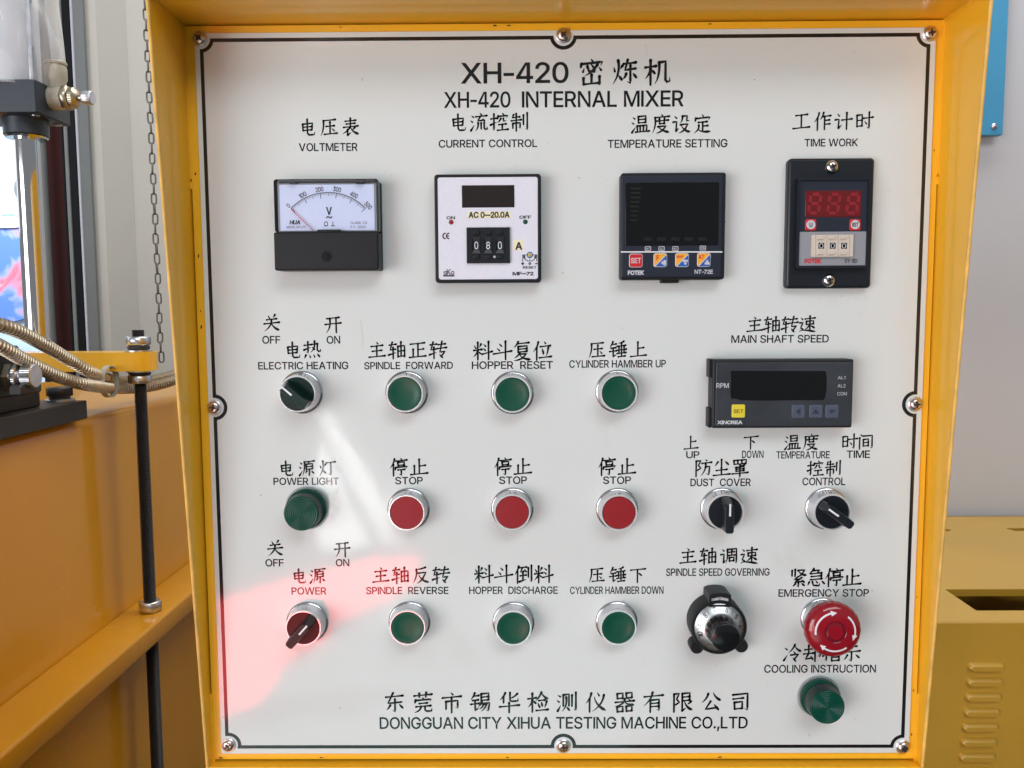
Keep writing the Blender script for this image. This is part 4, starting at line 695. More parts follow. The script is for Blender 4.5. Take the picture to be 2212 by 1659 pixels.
# flexible conduits
def smooth_path(pts, n=14):
    P = [Vector(p) for p in pts]; out = []
    for i in range(len(P)-1):
        p0, p1, p2, p3 = P[max(i-1, 0)], P[i], P[i+1], P[min(i+2, len(P)-1)]
        for k in range(n):
            t = k/n; out.append(.5*((2*p1)+(p2-p0)*t+(2*p0-5*p1+4*p2-p3)*t*t+(3*p1-p0-3*p2+p3)*t**3))
    return out+[P[-1]]
def conduit(name, label, pts, r, pitch):
    P = smooth_path(pts, 24); D = [0]
    for i in range(1, len(P)): D.append(D[-1]+(P[i]-P[i-1]).length)
    Q = []; R_ = []; s_ = 0; k = 0; i = 0
    seq = (.80, 1.0, 1.0, .95)
    while s_ < D[-1]:
        while i < len(D)-2 and D[i+1] < s_: i += 1
        t = (s_-D[i])/(D[i+1]-D[i]); Q.append(P[i].lerp(P[i+1], t)); R_.append(r*seq[k % 4]); s_ += pitch*(.12, .30, .30, .28)[k % 4]; k += 1
    o = MB().tube(Q, r, 14, radii=R_).build(name, 'conduit', None, smooth=30)
    return tag(o, label, 'conduit', 'corrugated metal conduits')
A = [at(*p) for p in ((-60, 690, .22), (20, 708, .26), (90, 742, .32), (150, 778, .38), (200, 806, .43), (255, 823, .55), (320, 822, .62), (385, 805, .68), (450, 770, .72))]
B = [at(*p) for p in ((-60, 720, .20), (0, 748, .23), (60, 782, .28), (130, 815, .34), (190, 832, .39), (250, 839, .50), (320, 836, .57), (385, 818, .63), (450, 785, .68))]
conduit('flexible_conduit', 'upper of two corrugated metal conduits, passing behind the threaded rod', A, .0074, .0052)
conduit('flexible_conduit', 'lower of two corrugated metal conduits, sagging above the black plates', B, .0072, .0050)
c = (at(237, 833, .455)+at(237, 815, .47))/2
ti = MB(); ti.lathe((c.x-.004, c.y, c.z), [(0, .0185), (0, .0200), (.007, .0200), (.007, .0185)], 28, 'x', False, False)
tie = tag(ti.build('cable_tie', 'paleivory'), 'ivory plastic tie binding the two corrugated conduits together', 'cable tie')

# small needle valve on the black plates
vz = at(40, 812, .27)
va = thing('needle_valve', 'knurled metal needle valve lying level just above the black plates', 'valve', tuple(vz))
X = lambda px: at(px, 812, .27).x
cc = (0, .27, vz.z)
MB().box(X(-40), X(14), .245, .295, vz.z-.022, vz.z+.03, .002).build('valve_block', 'gunmetal', va)
MB().lathe(cc, [(X(12), .0125), (X(20), .0145), (X(34), .0145), (X(36), .011)], 6, 'x').build('hex_collar', 'brass', va, smooth=20)
def knurl(r, x0, x1, n=40):
    b = MB(); ls = []
    for x, k in ((x0, .93), (x0+.0008, 1), (x1-.0008, 1), (x1, .9)):
        ls.append([(x, .27+r*k*(1+.03*(i % 2))*cos(2*pi*i/(2*n)), vz.z+r*k*(1+.03*(i % 2))*sin(2*pi*i/(2*n))) for i in range(2*n)])
    return b.loft(ls)
knurl(.0128, X(36), X(46)).build('lock_ring', 'steel', va)
MB().lathe(cc, [(X(45), .009), (X(56), .009)], 24, 'x').build('stem', 'steel', va)
knurl(.0120, X(54), X(78)).build('knob', 'steel', va)
MB().box(X(40), X(68), .252, .288, TZ+.0443, vz.z-.008, .002).build('valve_foot', 'gunmetal', va)

# ================================================================== pneumatic cylinder, upper left
CYY = .32
pc = thing('pneumatic_cylinder', 'pneumatic cylinder with dark end block and polished piston rod by the window', 'pneumatic cylinder', (at(60, 300, CYY).x, CYY, 1.5))
a0 = at(75, 170, .29); a1 = at(75, 243, .29)
MB().box(a0.x-.085, a0.x, .29, .355, a1.z, a0.z, .0015).build('end_block', 'anodised', pc)
cxx = at(56, 270, .322).x
zt_, zb_ = a1.z, at(56, 296, .322).z
MB().lathe((cxx, .322, 0), [(zb_, .0200), (zb_+.001, .0215), (zt_-.0002, .0215)], 48, 'z').build('rod_gland', 'anodised', pc)
MB().lathe((cxx, .322, 0), [(zb_-.0022, .0195), (zb_-.0002, .0205)], 48, 'z').build('gland_ring', 'chrome', pc)
MB().lathe((cxx, .322, 0), [(at(90, 735, .322).z, .0118), (zb_-.0023, .0118)], 48, 'z').build('piston_rod', 'chrome', pc)
MB().lathe((a0.x-.045, .322, 0), [(a0.z, .0300), (2.2, .0300)], 48, 'z').build('barrel', mat('barrel_tube', (.62, .64, .66), .4, vary=(18, .12)), pc)
for yy in (.298, .346):
    MB().lathe((at(66, 90, yy).x, yy, 0), [(a0.z, .0036), (2.2, .0036)], 16, 'z').build('tie_rod', 'steel', pc)
for q_ in (.302, .344):
    MB().lathe((a0.x-.008, q_, a1.z-.0012), [(0, .0042), (.001, .0042)], 16, 'z').build('port_screw', 'steel', pc)
# crumpled wrap
b = MB(); ls = []
for k in range(26):
    z = a0.z-.004+k*.016
    L = []
    for i in range(40):
        t = 2*pi*i/40; r = .036+.0035*sin(3*t+k*.9)+random.uniform(-.0016, .0016)+(.006 if cos(t) > .7 else 0)*abs(sin(k*.5))
        L.append((a0.x-.040+r*cos(t)*1.15, .322+r*sin(t), z))
    ls.append(L)
wr = b.loft(ls, False, False).build('plastic_wrap', 'wrap', smooth=70)
tag(wr, 'crumpled clear plastic film wrapped round the pneumatic cylinder barrel', 'plastic film')
# elbow flow valve
fv = thing('flow_control_valve', 'ivory elbow flow valve with hex collar and knurled knob on the dark block', 'valve', tuple(at(130, 208, CYY)))
fz = at(130, 212, CYY).z; XX = lambda px: at(px, 212, CYY).x
cc = (0, CYY, fz)
MB().lathe(cc, [(XX(95), .0100), (XX(99), .0116), (XX(108), .0122), (XX(135), .0122), (XX(139), .0115)], 36, 'x').build('elbow_body', 'paleivory', fv)
zf = lambda py: at(130, py, CYY).z
xe = XX(130)
MB().lathe((xe-.003, CYY, 0), [(zf(200), .0092), (zf(178), .0092), (zf(172), .0106), (zf(148), .0106), (zf(143), .0098), (zf(141), .0096), (zf(140.5), .0108), (zf(136), .0110), (zf(133), .0100)], 36, 'z').build('hose_socket', 'paleivory', fv)
MB().lathe(cc, [(XX(137), .0112), (XX(140), .0128), (XX(151), .0128), (XX(153), .0112)], 6, 'x').build('hex_collar', 'brass', fv, smooth=20)
def knurl2(r, x0, x1, n=36):
    ls = []
    for x, k in ((x0, .93), (x0+.0008, 1), (x1-.0008, 1), (x1, .93)):
        ls.append([(x, CYY+r*k*(1+.03*(i % 2))*cos(2*pi*i/(2*n)), fz+r*k*(1+.03*(i % 2))*sin(2*pi*i/(2*n))) for i in range(2*n)])
    return MB().loft(ls)
knurl2(.0104, XX(154), XX(165)).build('lock_ring', 'brass', fv)
MB().lathe(cc, [(XX(165), .0095), (XX(170), .0070), (XX(172), .004), (XX(181), .004)], 30, 'x').build('stem', 'brass', fv)
knurl2(.0068, XX(180), XX(200)).build('knob', 'steel', fv)
hp = [at(*p) for p in ((104, -60, CYY), (113, 20, CYY), (121, 80, CYY), (127, 136, CYY))]
ho = MB().tube(smooth_path(hp, 6), .0066, 20).build('air_hose', 'hose'); tag(ho, 'clear plastic air hose entering the top of the ivory elbow valve', 'hose')
# ================================================================== control cabinet
XL = (pt(None, 397, 60).x + pt(None, 452, 1500).x)/2; XR = (pt(None, 2038, 60).x + pt(None, 1990, 1500).x)/2
ZT = pt(None, 1200, 45).z; ZB = pt(None, 1200, 1647).z
FY = 0.0018                                                  # front sheet, just behind the name plate
cab = thing('control_cabinet', 'yellow steel control cabinet with hooded edges and a white lettered name plate', 'control cabinet', (0, .1, 0))
g = .0009
b = MB()
outer = [(XL+g, ZB+.0016), (XR-g, ZB+.0016), (XR-g, ZT-g), (XL+g, ZT-g)]
b.poly([outer], FY+.0015, FY); b.build('front_sheet', 'yellow', cab, smooth=0)
# weld tabs bridging the gap along the edges
for s_, xx in ((-1, XL), (1, XR)):
    for pz in (395, 1505):
        z = pt(None, 420, pz).z; xm = xx+g*.45 if s_ < 0 else xx-g*.45
        MB().box(xm-.0011, xm+.0011, FY-.0006, FY+.001, z-(.004 if pz < 1000 else .05), z+.001, .0003).build('weld_tab', 'yellow', cab)
    z0 = ZT-.10
    MB().box((XL if s_ < 0 else XR-g)+0.0, (XL+g if s_ < 0 else XR), FY-.0004, FY+.001, z0, ZT-.001).build('weld_tab', 'yellow', cab)
# hood: two tapering side cheeks and a top
def depth_at(px, py, X):                                     # how far out a point of the plane x = X is that shows at this pixel
    d = ray(px, py); return (CAM + d*((X-CAM.x)/d.x))
tl, bl = depth_at(319, 0, XL), depth_at(452, 1640, XL)
tr_, br = depth_at(2134, 0, XR), depth_at(1991, 1640, XR)
dT = -(tl.y+tr_.y)/2; dB = max(.006, -(bl.y+br.y)/2)
dT = dT + (ZT-(tl.z+tr_.z)/2)*(dT-dB)/((tl.z+tr_.z)/2-ZB)
BK = .42
for X, s_ in ((XL, -1), (XR, 1)):
    o = [(-dT, ZT+.0015), (-dB, ZB), (BK, ZB), (BK, ZT+.0015)]
    b = MB(); t = .0018
    b.loft([[(X, y, z) for y, z in o], [(X+s_*t, y, z) for y, z in o]]); b.build('side_cheek', 'yellow', cab, smooth=0)
    # rounded, slightly worn front edge
    b = MB(); b.tube([(X+s_*t/2, -dT, ZT), (X+s_*t/2, -dB, ZB)], .00125, 8); b.build('edge', 'raw_edge', cab, smooth=60)
MB().box(XL, XR, -dT, BK, ZT, ZT+.0018).build('hood_top', 'yellow', cab)
MB().box(XL, XR, -dT-.0012, -dT+.001, ZT-.0008, ZT+.0022, .0004).build('edge', 'raw_edge', cab)
MB().box(XL+.0001, XR-.0001, -dB, BK, ZB-.0018, ZB).build('bottom_sheet', 'yellow', cab)
MB().box(XL, XR, BK, BK+.0018, ZB-.0018, ZT+.0018).build('back_sheet', 'yellow', cab)
MB().box(XL+.0005, XR-.0005, FY+.006, FY+.008, ZB+.002, ZT-.0005).build('dark_inside', 'dark', cab)  # black colour stands in for shade behind the edge gap
c = at(1199, 1655, .08)
MB().lathe((c.x, .085, 0), [(.05, .037), (ZB-.0021, .037)], 48, 'z').build('support_post', 'yellow', cab)
MB().lathe((c.x, .085, 0), [(.0, .12), (.04, .12), (.05, .06)], 48, 'z').build('foot_flange', 'yellow', cab)

chipm = mat('bare_chip', (.05, .03, .02), .7)
for i in range(16):                                          # chipped paint and grime spots
    u = random.random(); side = i % 4
    if side == 0: cx_, cz_ = XL+(XR-XL)*u, ZT-.0022
    elif side == 1: cx_, cz_ = XL+(XR-XL)*u, ZB+.0028
    elif side == 2: cx_, cz_ = XL+.0035, ZB+(ZT-ZB)*u
    else: cx_, cz_ = XR-.0035, ZB+(ZT-ZB)*u
    s_ = random.uniform(.0004, .0011)
    MB().poly([[(cx_+s_*random.uniform(.6, 1.3)*cos(k*pi/3)*(1.6 if side < 2 else .7), cz_+s_*random.uniform(.5, 1.2)*sin(k*pi/3)*(.6 if side < 2 else 1.5)) for k in range(6)]], FY-.0001, FY-.0001).build('paint_chip', chipm, cab, smooth=0)
# name plate
HW, HH = .2435, .24792
npl = MB().slab((-HW, ZC-HH, HW, ZC+HH), FY-.00005, 0.0, .0012, .0003).build('name_plate', 'plate', cab, smooth=40)
# black border line, notched round each screw
SC = [(432, 84), (1217, 77), (2009, 73), (463, 880), (1977, 873), (494, 1609), (1217, 1611), (1950, 1613)]
SP = [pt(None, *p) for p in SC]
x0 = (pt(None, 435.5, 87).x+pt(None, 490.5, 1612).x)/2; x1 = (pt(None, 2005.5, 75).x+pt(None, 1950, 1613).x)/2
z1 = (pt(None, 435, 87).z+pt(None, 2005, 75).z)/2; z0 = (pt(None, 490, 1612).z+pt(None, 1950, 1613).z)/2
def arc(c, r, a0, a1, n=14): return [(c[0]+r*cos(radians(a0+(a1-a0)*i/n)), c[1]+r*sin(radians(a0+(a1-a0)*i/n))) for i in range(n+1)]
rn = .0078
def border(off):
    X0, X1, Z0, Z1 = x0+off, x1-off, z0+off, z1-off; R_ = rn+off; L = []
    tlc, tc, trc, lc, rc, blc, bc, brc = [(p.x, p.z) for p in SP]
    def side(c, ang):  # half angle where circle meets the line
        return ang
    def arcpts(c, axis, val, R_, sgn_in):
        # points of the circle about c that lie inside the frame, entering on one side of the line and leaving on the other
        dd = (val-c[1]) if axis == 'z' else (val-c[0])
        return math.degrees(math.asin(max(-1, min(1, dd/R_))))
    a = arcpts(tc, 'z', Z1, R_, 1); top_ = arc(tc, R_, 180-a, 360+a)          # dips below the top line, left to right
    a = arcpts(bc, 'z', Z0, R_, 1); bot = arc(bc, R_, a, 180-a)               # rises above the bottom line, right to left
    a = math.degrees(math.acos(max(-1, min(1, (X1-rc[0])/R_)))); rig = arc(rc, R_, a, 360-a)     # bulges left, top to bottom
    a = math.degrees(math.acos(max(-1, min(1, (X0-lc[0])/R_)))); lef = arc(lc, R_, -a, a)        # bulges right, bottom to top
    def corner(c, xv, zv, kind):
        ax = math.degrees(math.acos(max(-1, min(1, (xv-c[0])/R_)))); az = math.degrees(math.asin(max(-1, min(1, (zv-c[1])/R_))))
        if kind == 'tl': return arc(c, R_, -ax, az if az > -ax else az)       # from left line up to the top line
        if kind == 'tr': return arc(c, R_, 180-az, 180+(180-ax))
        if kind == 'br': return arc(c, R_, ax, 180-az)
        if kind == 'bl': return arc(c, R_, az, ax)
    L += corner(tlc, X0, Z1, 'tl') + top_ + corner(trc, X1, Z1, 'tr') + rig + corner(brc, X1, Z0, 'br') + bot + corner(blc, X0, Z0, 'bl') + lef
    return L
A_, B_ = border(-.0012), border(.0012); n = len(A_); b = MB()
b.add([(p[0], -.0001, p[1]) for p in A_]+[(p[0], -.0001, p[1]) for p in B_], [(i, (i+1) % n, n+(i+1) % n, n+i) for i in range(n)])
b.build('border_line', 'ink', npl, smooth=0)
# cross-head screws with cup washers
def screw_parts(x, z, y, parent, R_=.0041, rot=0.3, washer=True, m='screwmetal', name='screw'):
    if washer: MB().lathe((x, y, z), [(0, R_*1.22), (.0006, R_*1.22), (.0009, R_*1.12), (.0009, R_*.9)], 32).build('washer', 'steel', parent)
    h = .0022; b = MB(); s_ = .0008 if washer else 0
    b.lathe((x, y, z), [(s_, R_*.98), (s_+h*.35, R_), (s_+h*.7, R_*.86), (s_+h*.95, R_*.62), (s_+h, R_*.42)], 32)
    o = b.build(name, m, parent)
    b = MB(); ww, ll = R_*.13, R_*.60
    for k in (0, 1):
        a = rot+k*pi/2; u = Vector((cos(a), sin(a))); v = Vector((-sin(a), cos(a)))
        q = [u*ll+v*ww*.6, u*ll*.3+v*ww*1.6, -u*ll*.3+v*ww*1.6, -u*ll+v*ww*.6, -u*ll-v*ww*.6, -u*ll*.3-v*ww*1.6, u*ll*.3-v*ww*1.6, u*ll-v*ww*.6]
        b.add([(x+p.x, y-s_-h-.00012-k*.00003, z+p.y) for p in q], [tuple(range(8))])
    b.build('cross_recess', mat_recess, o if parent.type != 'MESH' else parent, smooth=0)
    return o
mat_recess = mat('screw_recess', (.035, .022, .018), .4)
for i, p in enumerate(SP): screw_parts(p.x, p.z, 0, npl, rot=(.9, .8, .15, 1.4, .1, .6, .1, .15)[i])
# printed lettering
for s_, X0, X1, t, bt in [
 ('XH-420', 997, 1227, 136, 179), ('XH-420', 960, 1102, 199, 232), ('INTERNAL MIXER', 1128, 1476, 197, 230.5),
 ('VOLTMETER', 646, 772, 309.5, 326), ('CURRENT CONTROL', 948, 1160, 302, 318), ('TEMPERATURE SETTING', 1313, 1571, 301.5, 318.5), ('TIME WORK', 1738, 1853, 300, 316),
 ('OFF', 567, 605, 726, 742), ('ON', 706, 734.5, 726, 742), ('ELECTRIC HEATING', 558, 752, 782, 797.5), ('SPINDLE  FORWARD', 787, 978, 782, 797),
 ('HOPPER  RESET', 1019.5, 1194, 780.6, 796.5), ('CYLINDER HAMMBER UP', 1230, 1438, 778, 793.7), ('MAIN SHAFT SPEED', 1580, 1790, 724, 740),
 ('UP', 1482.5, 1510.6, 975, 989.5), ('DOWN', 1603, 1649, 973.7, 989), ('TEMPERATURE', 1677, 1791.7, 975, 990), ('TIME', 1829, 1879, 973.3, 989),
 ('DUST  COVER', 1491.6, 1621.5, 1034, 1049.7), ('CONTROL', 1733.5, 1826, 1032, 1047.8), ('POWER LIGHT', 591, 731.5, 1032, 1047),
 ('STOP', 854, 913, 1030.5, 1045.7), ('STOP', 1078.6, 1137.9, 1029.5, 1045), ('STOP', 1303, 1362.5, 1029.5, 1045),
 ('OFF', 573.6, 612.6, 1208, 1223.3), ('ON', 725.7, 754, 1208, 1223), ('POWER', 630, 704.4, 1269, 1284), ('SPINDLE  REVERSE', 791, 968.4, 1268, 1283),
 ('HOPPER  DISCHARGE', 1013.7, 1204.4, 1267.2, 1282.5), ('CYLINDER HAMMBER DOWN', 1231.7, 1432.9, 1267.2, 1282.5),
 ('SPINDLE SPEED GOVERNING', 1439, 1662, 1228, 1243.4), ('EMERGENCY STOP', 1681.8, 1876.6, 1273, 1288.5), ('COOLING INSTRUCTION', 1651, 1891.9, 1436.3, 1452.6),
 ('DONGGUAN CITY XIHUA TESTING MACHINE CO.,LTD', 820.5, 1614.5, 1549, 1573.5)]:
    text(None, s_, X0, X1, t, bt, 0.0, 'ink', npl, bold=.045, lift=.00012)
for s_, X0, X1, t, bt in [
 ('密炼机', 1249, 1449, 126, 184), ('电压表', 645, 777, 254, 294), ('电流控制', 970, 1143, 243, 284), ('温度设定', 1362, 1538, 246, 288), ('工作计时', 1711, 1887, 241, 281),
 ('关', 568, 605, 678, 717), ('开', 700, 738, 681, 720), ('电热', 613, 694, 736, 775), ('主轴正转', 794, 966, 736, 775), ('料斗复位', 1021, 1192, 736, 778), ('压锤上', 1270, 1398, 736, 774),
 ('主轴转速', 1611, 1763, 682, 719), ('上', 1474, 1511, 940, 973), ('下', 1605, 1639, 938, 971), ('温度', 1693, 1769, 937, 972.5), ('时间', 1817, 1888, 936, 971),
 ('防尘罩', 1499, 1618, 991, 1029), ('控制', 1743, 1818, 994, 1029), ('电源灯', 600, 725, 993, 1029), ('停止', 841, 925, 989, 1028), ('停止', 1066, 1149, 988, 1027), ('停止', 1290.5, 1374, 988, 1027),
 ('关', 576, 612, 1166, 1202), ('开', 720.5, 757, 1168, 1204), ('电源', 628, 704, 1226, 1261), ('主轴反转', 802.5, 972, 1223, 1260.5), ('料斗倒料', 1023.5, 1194.5, 1220, 1260), ('压锤下', 1270.5, 1396, 1224, 1259),
 ('主轴调速', 1466, 1638, 1182, 1219.5), ('紧急停止', 1704, 1861, 1227, 1267), ('冷却指示', 1691, 1860, 1391, 1430), ('东莞市锡华检测仪器有限公司', 828, 1622, 1494, 1538)]:
    hanzi(s_, X0, X1, t, bt, npl)
# scratches and smears on the film
sm = mat('smear', (.50, .49, .46), .3)
for (px, py, pts_) in [(778, 690, [(0, 0), (3, 18), (6, 40), (5, 62)]), (1394, 96, [(0, 0), (2, 10), (5, 24)]), (734, 1052, [(0, 0), (-8, 14), (-4, 6)]), (1990, 520, [(-6, 0), (6, 1)])]:
    P = [pt(None, px+a, py+c_) for a, c_ in pts_]; b = MB()
    for p, q in zip(P, P[1:]):
        b.add([(p.x-.00012, -.00016, p.z), (p.x+.00012, -.00016, p.z), (q.x+.00012, -.00016, q.z), (q.x-.00012, -.00016, q.z)], [(0, 1, 2, 3)])
    b.build('scratch', sm, npl, smooth=0)

b = MB(); dustm = mat('dust_speck', (.16, .14, .12), .7)
for i in range(46):                                          # specks of dirt on the film
    px_, pz_ = random.uniform(-.225, .225), ZC+random.uniform(-.235, .235); s_ = random.choice((.0002, .00025, .0003, .0005))
    b.add([(px_+s_*random.uniform(.5, 1.3)*cos(k*pi/3), -.00018-i*2e-6, pz_+s_*random.uniform(.5, 1.2)*sin(k*pi/3)) for k in range(6)], [tuple(range(6))])
b.build('dust', dustm, npl, smooth=0, kind='stuff')
# ================================================================== push buttons, lamps, switches
HB = .0122                                                   # height of the bezel's rim above the plate
def bezel(t, x, z):
    MB().lathe((x, 0, z), [(0, .0146), (.0016, .0146), (.0022, .0141), (.0024, .0136), (.0030, .0134), (HB-.0014, .0125)], 64, cap1=False).build('bezel', 'satinmetal', t)
    MB().lathe((x, 0, z), [(HB-.0013, .0125), (HB-.0005, .0125), (HB, .0121), (HB, .0114), (HB-.0010, .0112)], 64, cap0=False, cap1=False).build('rim', 'rim', t)
def push_button(name, label, px, py, cap, group):
    p = pt(None, px, py, HB); x, z = p.x, p.z
    t = thing(name, label, 'push button', (x, 0, z), group)
    bezel(t, x, z)
    pr = [(HB-.004, .0111), (HB-.0009, .0111), (HB-.0004, .0108)]
    if cap == 'greencap': pr += [(HB-.0004, .0095), (HB-.0009, .0078), (HB-.0012, .0060), (HB-.0014, .0035), (HB-.00145, .001)]
    else: pr += [(HB-.0003, .006), (HB-.0003, .001)]
    MB().lathe((x, 0, z), pr, 64).build('cap', cap, t)
    return t
gb = push_button('push_button', 'green push button in a chrome ring under SPINDLE FORWARD', 874, 851, 'greencap', 'green flush push buttons')
for lab, px, py in (('green push button in a chrome ring under HOPPER RESET', 1107, 852), ('green push button in a chrome ring under CYLINDER HAMMBER UP', 1337, 849),
                    ('green push button under SPINDLE REVERSE, its ring tinted red by a reflection', 880, 1356.3), ('green push button in a chrome ring under HOPPER DISCHARGE', 1109, 1357.2), ('green push button in a chrome ring under CYLINDER HAMMBER DOWN', 1336, 1356.3)):
    o = copy_tree(gb); p = pt(None, px, py, HB); o.location = (p.x, 0, p.z); o['label'] = lab
rb = push_button('push_button', 'red stop button beside the green power lamp, below SPINDLE FORWARD', 878, 1108, 'redcap', 'red flush stop buttons')
for lab, px, py in (('red stop button below the HOPPER RESET button', 1106.5, 1107), ('red stop button below the CYLINDER HAMMBER UP button', 1337.3, 1108)):
    o = copy_tree(rb); p = pt(None, px, py, HB); o.location = (p.x, 0, p.z); o['label'] = lab
def selector(label, px, py, ang, disc_m, lever_m, group):
    p = pt(None, px, py, HB); x, z = p.x, p.z
    t = thing('selector_switch', label, 'selector switch', (x, 0, z), group); bezel(t, x, z)
    MB().lathe((x, 0, z), [(HB-.004, .0111), (HB-.0007, .0111), (HB-.0003, .0107), (HB-.0003, .001)], 64).build('disc', disc_m, t)
    # lever: a tapered bar across the disc, ribbed along its flanks
    c, s_ = cos(ang), sin(ang); b = MB(); ls = []
    def q(u, v, y): return (x + u*c - v*s_, -y, z + u*s_ + v*c)      # u runs along the pointer
    Hh = HB+.0122
    for y, wl, wr in ((HB-.0004, .0052, .0033), (HB+.004, .0042, .0031), (Hh-.0008, .0030, .0029), (Hh, .0026, .0026)):
        k = (y-HB)/.0122; u1 = .0108-.0016*max(0, k); u0 = -.0112
        if k > .9: u1 -= .0012
        ls.append([q(u0+.001, -wr, y), q(u1-.001, -wr, y), q(u1, -wr+.001, y), q(u1, wr-.001, y), q(u1-.001, wr, y), q(u0+.001, wr, y), q(u0, wr-.001, y), q(u0, -wr+.001, y)])
    b.loft(ls); lv = b.build('lever', lever_m, t, smooth=30)
    b = MB()
    for i in range(15):
        u = -.0085+i*.00118
        for sg in (-1, 1):
            b.add([q(u, sg*.0033, HB+.003), q(u+.0005, sg*.0036, HB+.003), q(u+.001, sg*.0033, HB+.003), q(u, sg*.0029, Hh-.001), q(u+.0005, sg*.0031, Hh-.001), q(u+.001, sg*.0029, Hh-.001)], [(0, 1, 4, 3), (1, 2, 5, 4)])
    b.build('ribs', lever_m, lv, smooth=0, kind='stuff')
    b = MB(); b.add([q(.0005, -.0006, Hh+.0001), q(.0088, -.0006, Hh+.0001), q(.0088, .0006, Hh+.0001), q(.0005, .0006, Hh+.0001)], [(0, 1, 2, 3)]); b.build('pointer_mark', 'white', lv, smooth=0)
    return t
selector('dark green selector switch with a white pointer turned up left, under ELECTRIC HEATING', 641.8, 851, radians(139), 'greendark', 'greendark', 'illuminated selector switches')
selector('smoky red selector switch with its pointer turned up right, under POWER', 655, 1357.3, radians(48), 'redglass', 'reddark', 'illuminated selector switches')
selector('black selector switch with its lever upright, under DUST COVER', 1567, 1107.3, radians(90), 'black_satin', 'black_satin', 'black selector switches')
selector('black selector switch with its lever turned up left, under CONTROL', 1798, 1106.8, radians(144), 'black_satin', 'black_satin', 'black selector switches')
def pilot(label, px, py):
    Hl = .0172; p = pt(None, px, py, Hl); x, z = p.x, p.z
    t = thing('pilot_lamp', label, 'pilot lamp', (x, 0, z), 'green pilot lamps')
    MB().lathe((x, 0, z), [(0, .0150), (.0010, .0152), (.0016, .0146)], 64).build('gasket', 'clear', t)
    MB().lathe((x, 0, z), [(.0016, .0138), (.0044, .0138), (.0052, .0131), (.0060, .0124)], 64).build('lens_base', 'greenlens', t)
    ls = []; n = 120
    for a, r in ((.0060, .0123), (.0070, .0124), (Hl-.001, .0117)):
        ls.append([(x+r*(1+.012*(i % 2))*cos(2*pi*i/n), -a, z+r*(1+.012*(i % 2))*sin(2*pi*i/n)) for i in range(n)])
    MB().loft(ls, False, False).build('fluted_skirt', 'greendark', t, smooth=20)
    pr = [(Hl-.001, .0117), (Hl-.0003, .0116), (Hl, .0110)]
    for k in range(8):
        r = .0100-k*.00125; pr += [(Hl, r+.0003), (Hl-.00032, r), (Hl, r-.0003)]
    pr.append((Hl, .0002)); MB().lathe((x, 0, z), pr, 96).build('lens', 'greenlens', t, smooth=75)
    return t
pilot('green pilot lamp with ringed lens under POWER LIGHT', 650, 1110)
pilot('green pilot lamp with ringed lens at the lower right under COOLING INSTRUCTION', 1788, 1528.8)

# emergency stop
HE = .0255
p = pt(None, 1805, 1366, HE); x, z = p.x, p.z
es = thing('emergency_stop_button', 'large red mushroom button with three white turning arrows', 'emergency stop button', (x, 0, z))
MB().lathe((x, 0, z), [(0, .0150), (.0016, .0150), (.0022, .0145), (.0024, .0140), (.009, .0132), (.0100, .0125)], 64).build('bezel', 'satinmetal', es)
MB().lathe((x, 0, z), [(.0095, .0095), (.0150, .0095)], 40).build('stem', 'reddark', es)
ls = []; n = 144
for a, r, wv in ((.0145, .0100, 0), (.0152, .0165, 1), (.0172, .0186, 1), (.0205, .0188, 1), (.0232, .0176, .3), (.0247, .0150, 0), (.0253, .0120, 0), (.02555, .0074, 0)):
    ls.append([(x+r*(1+.007*wv*cos(24*2*pi*i/n))*cos(2*pi*i/n), -a, z+r*(1+.007*wv*cos(24*2*pi*i/n))*sin(2*pi*i/n)) for i in range(n)])
MB().loft(ls, True, False).build('mushroom_head', 'redlens', es, smooth=40)
MB().lathe((x, 0, z), [(.02555, .0074), (.0254, .0072), (.0254, .0052), (.0255, .0050)], 64, cap0=False, cap1=False).build('dark_ring', 'redring', es)
pr = [(.0255, .0050), (.0255, .0040)]
MB().lathe((x, 0, z), pr+[(.0255, .0001)], 48, cap0=False).build('centre', 'redlens', es)
def surf(r):                                                 # height of the head at radius r
    T = [(.0074, .02555), (.0120, .0253), (.0150, .0247), (.0176, .0232), (.019, .0205)]
    for (r0, a0), (r1, a1) in zip(T, T[1:]):
        if r <= r1: return a0+(a1-a0)*(r-r0)/(r1-r0)
    return T[-1][1]
for a0, sw in ((188, 84), (52, 62), (-54, 68)):                                    # three clockwise arrows
    b = MB(); P = []
    for i in range(15):
        a = radians(a0-i*sw/14); A0 = [(x+r*cos(a), -surf(r)-.00015, z+r*sin(a)) for r in (.0126, .0132, .0138)]; P += A0
    b.add(P, [(3*i+j, 3*i+j+1, 3*i+j+4, 3*i+j+3) for i in range(14) for j in (0, 1)])
    a = radians(a0-sw); a2 = a-radians(17)
    H_ = [(x+r*cos(t), -surf(r)-.0002, z+r*sin(t)) for r, t in ((.0113, a), (.0151, a), (.0132, a2))]
    b.add(H_, [(0, 1, 2)]); b.build('arrow', 'white', es, smooth=0)

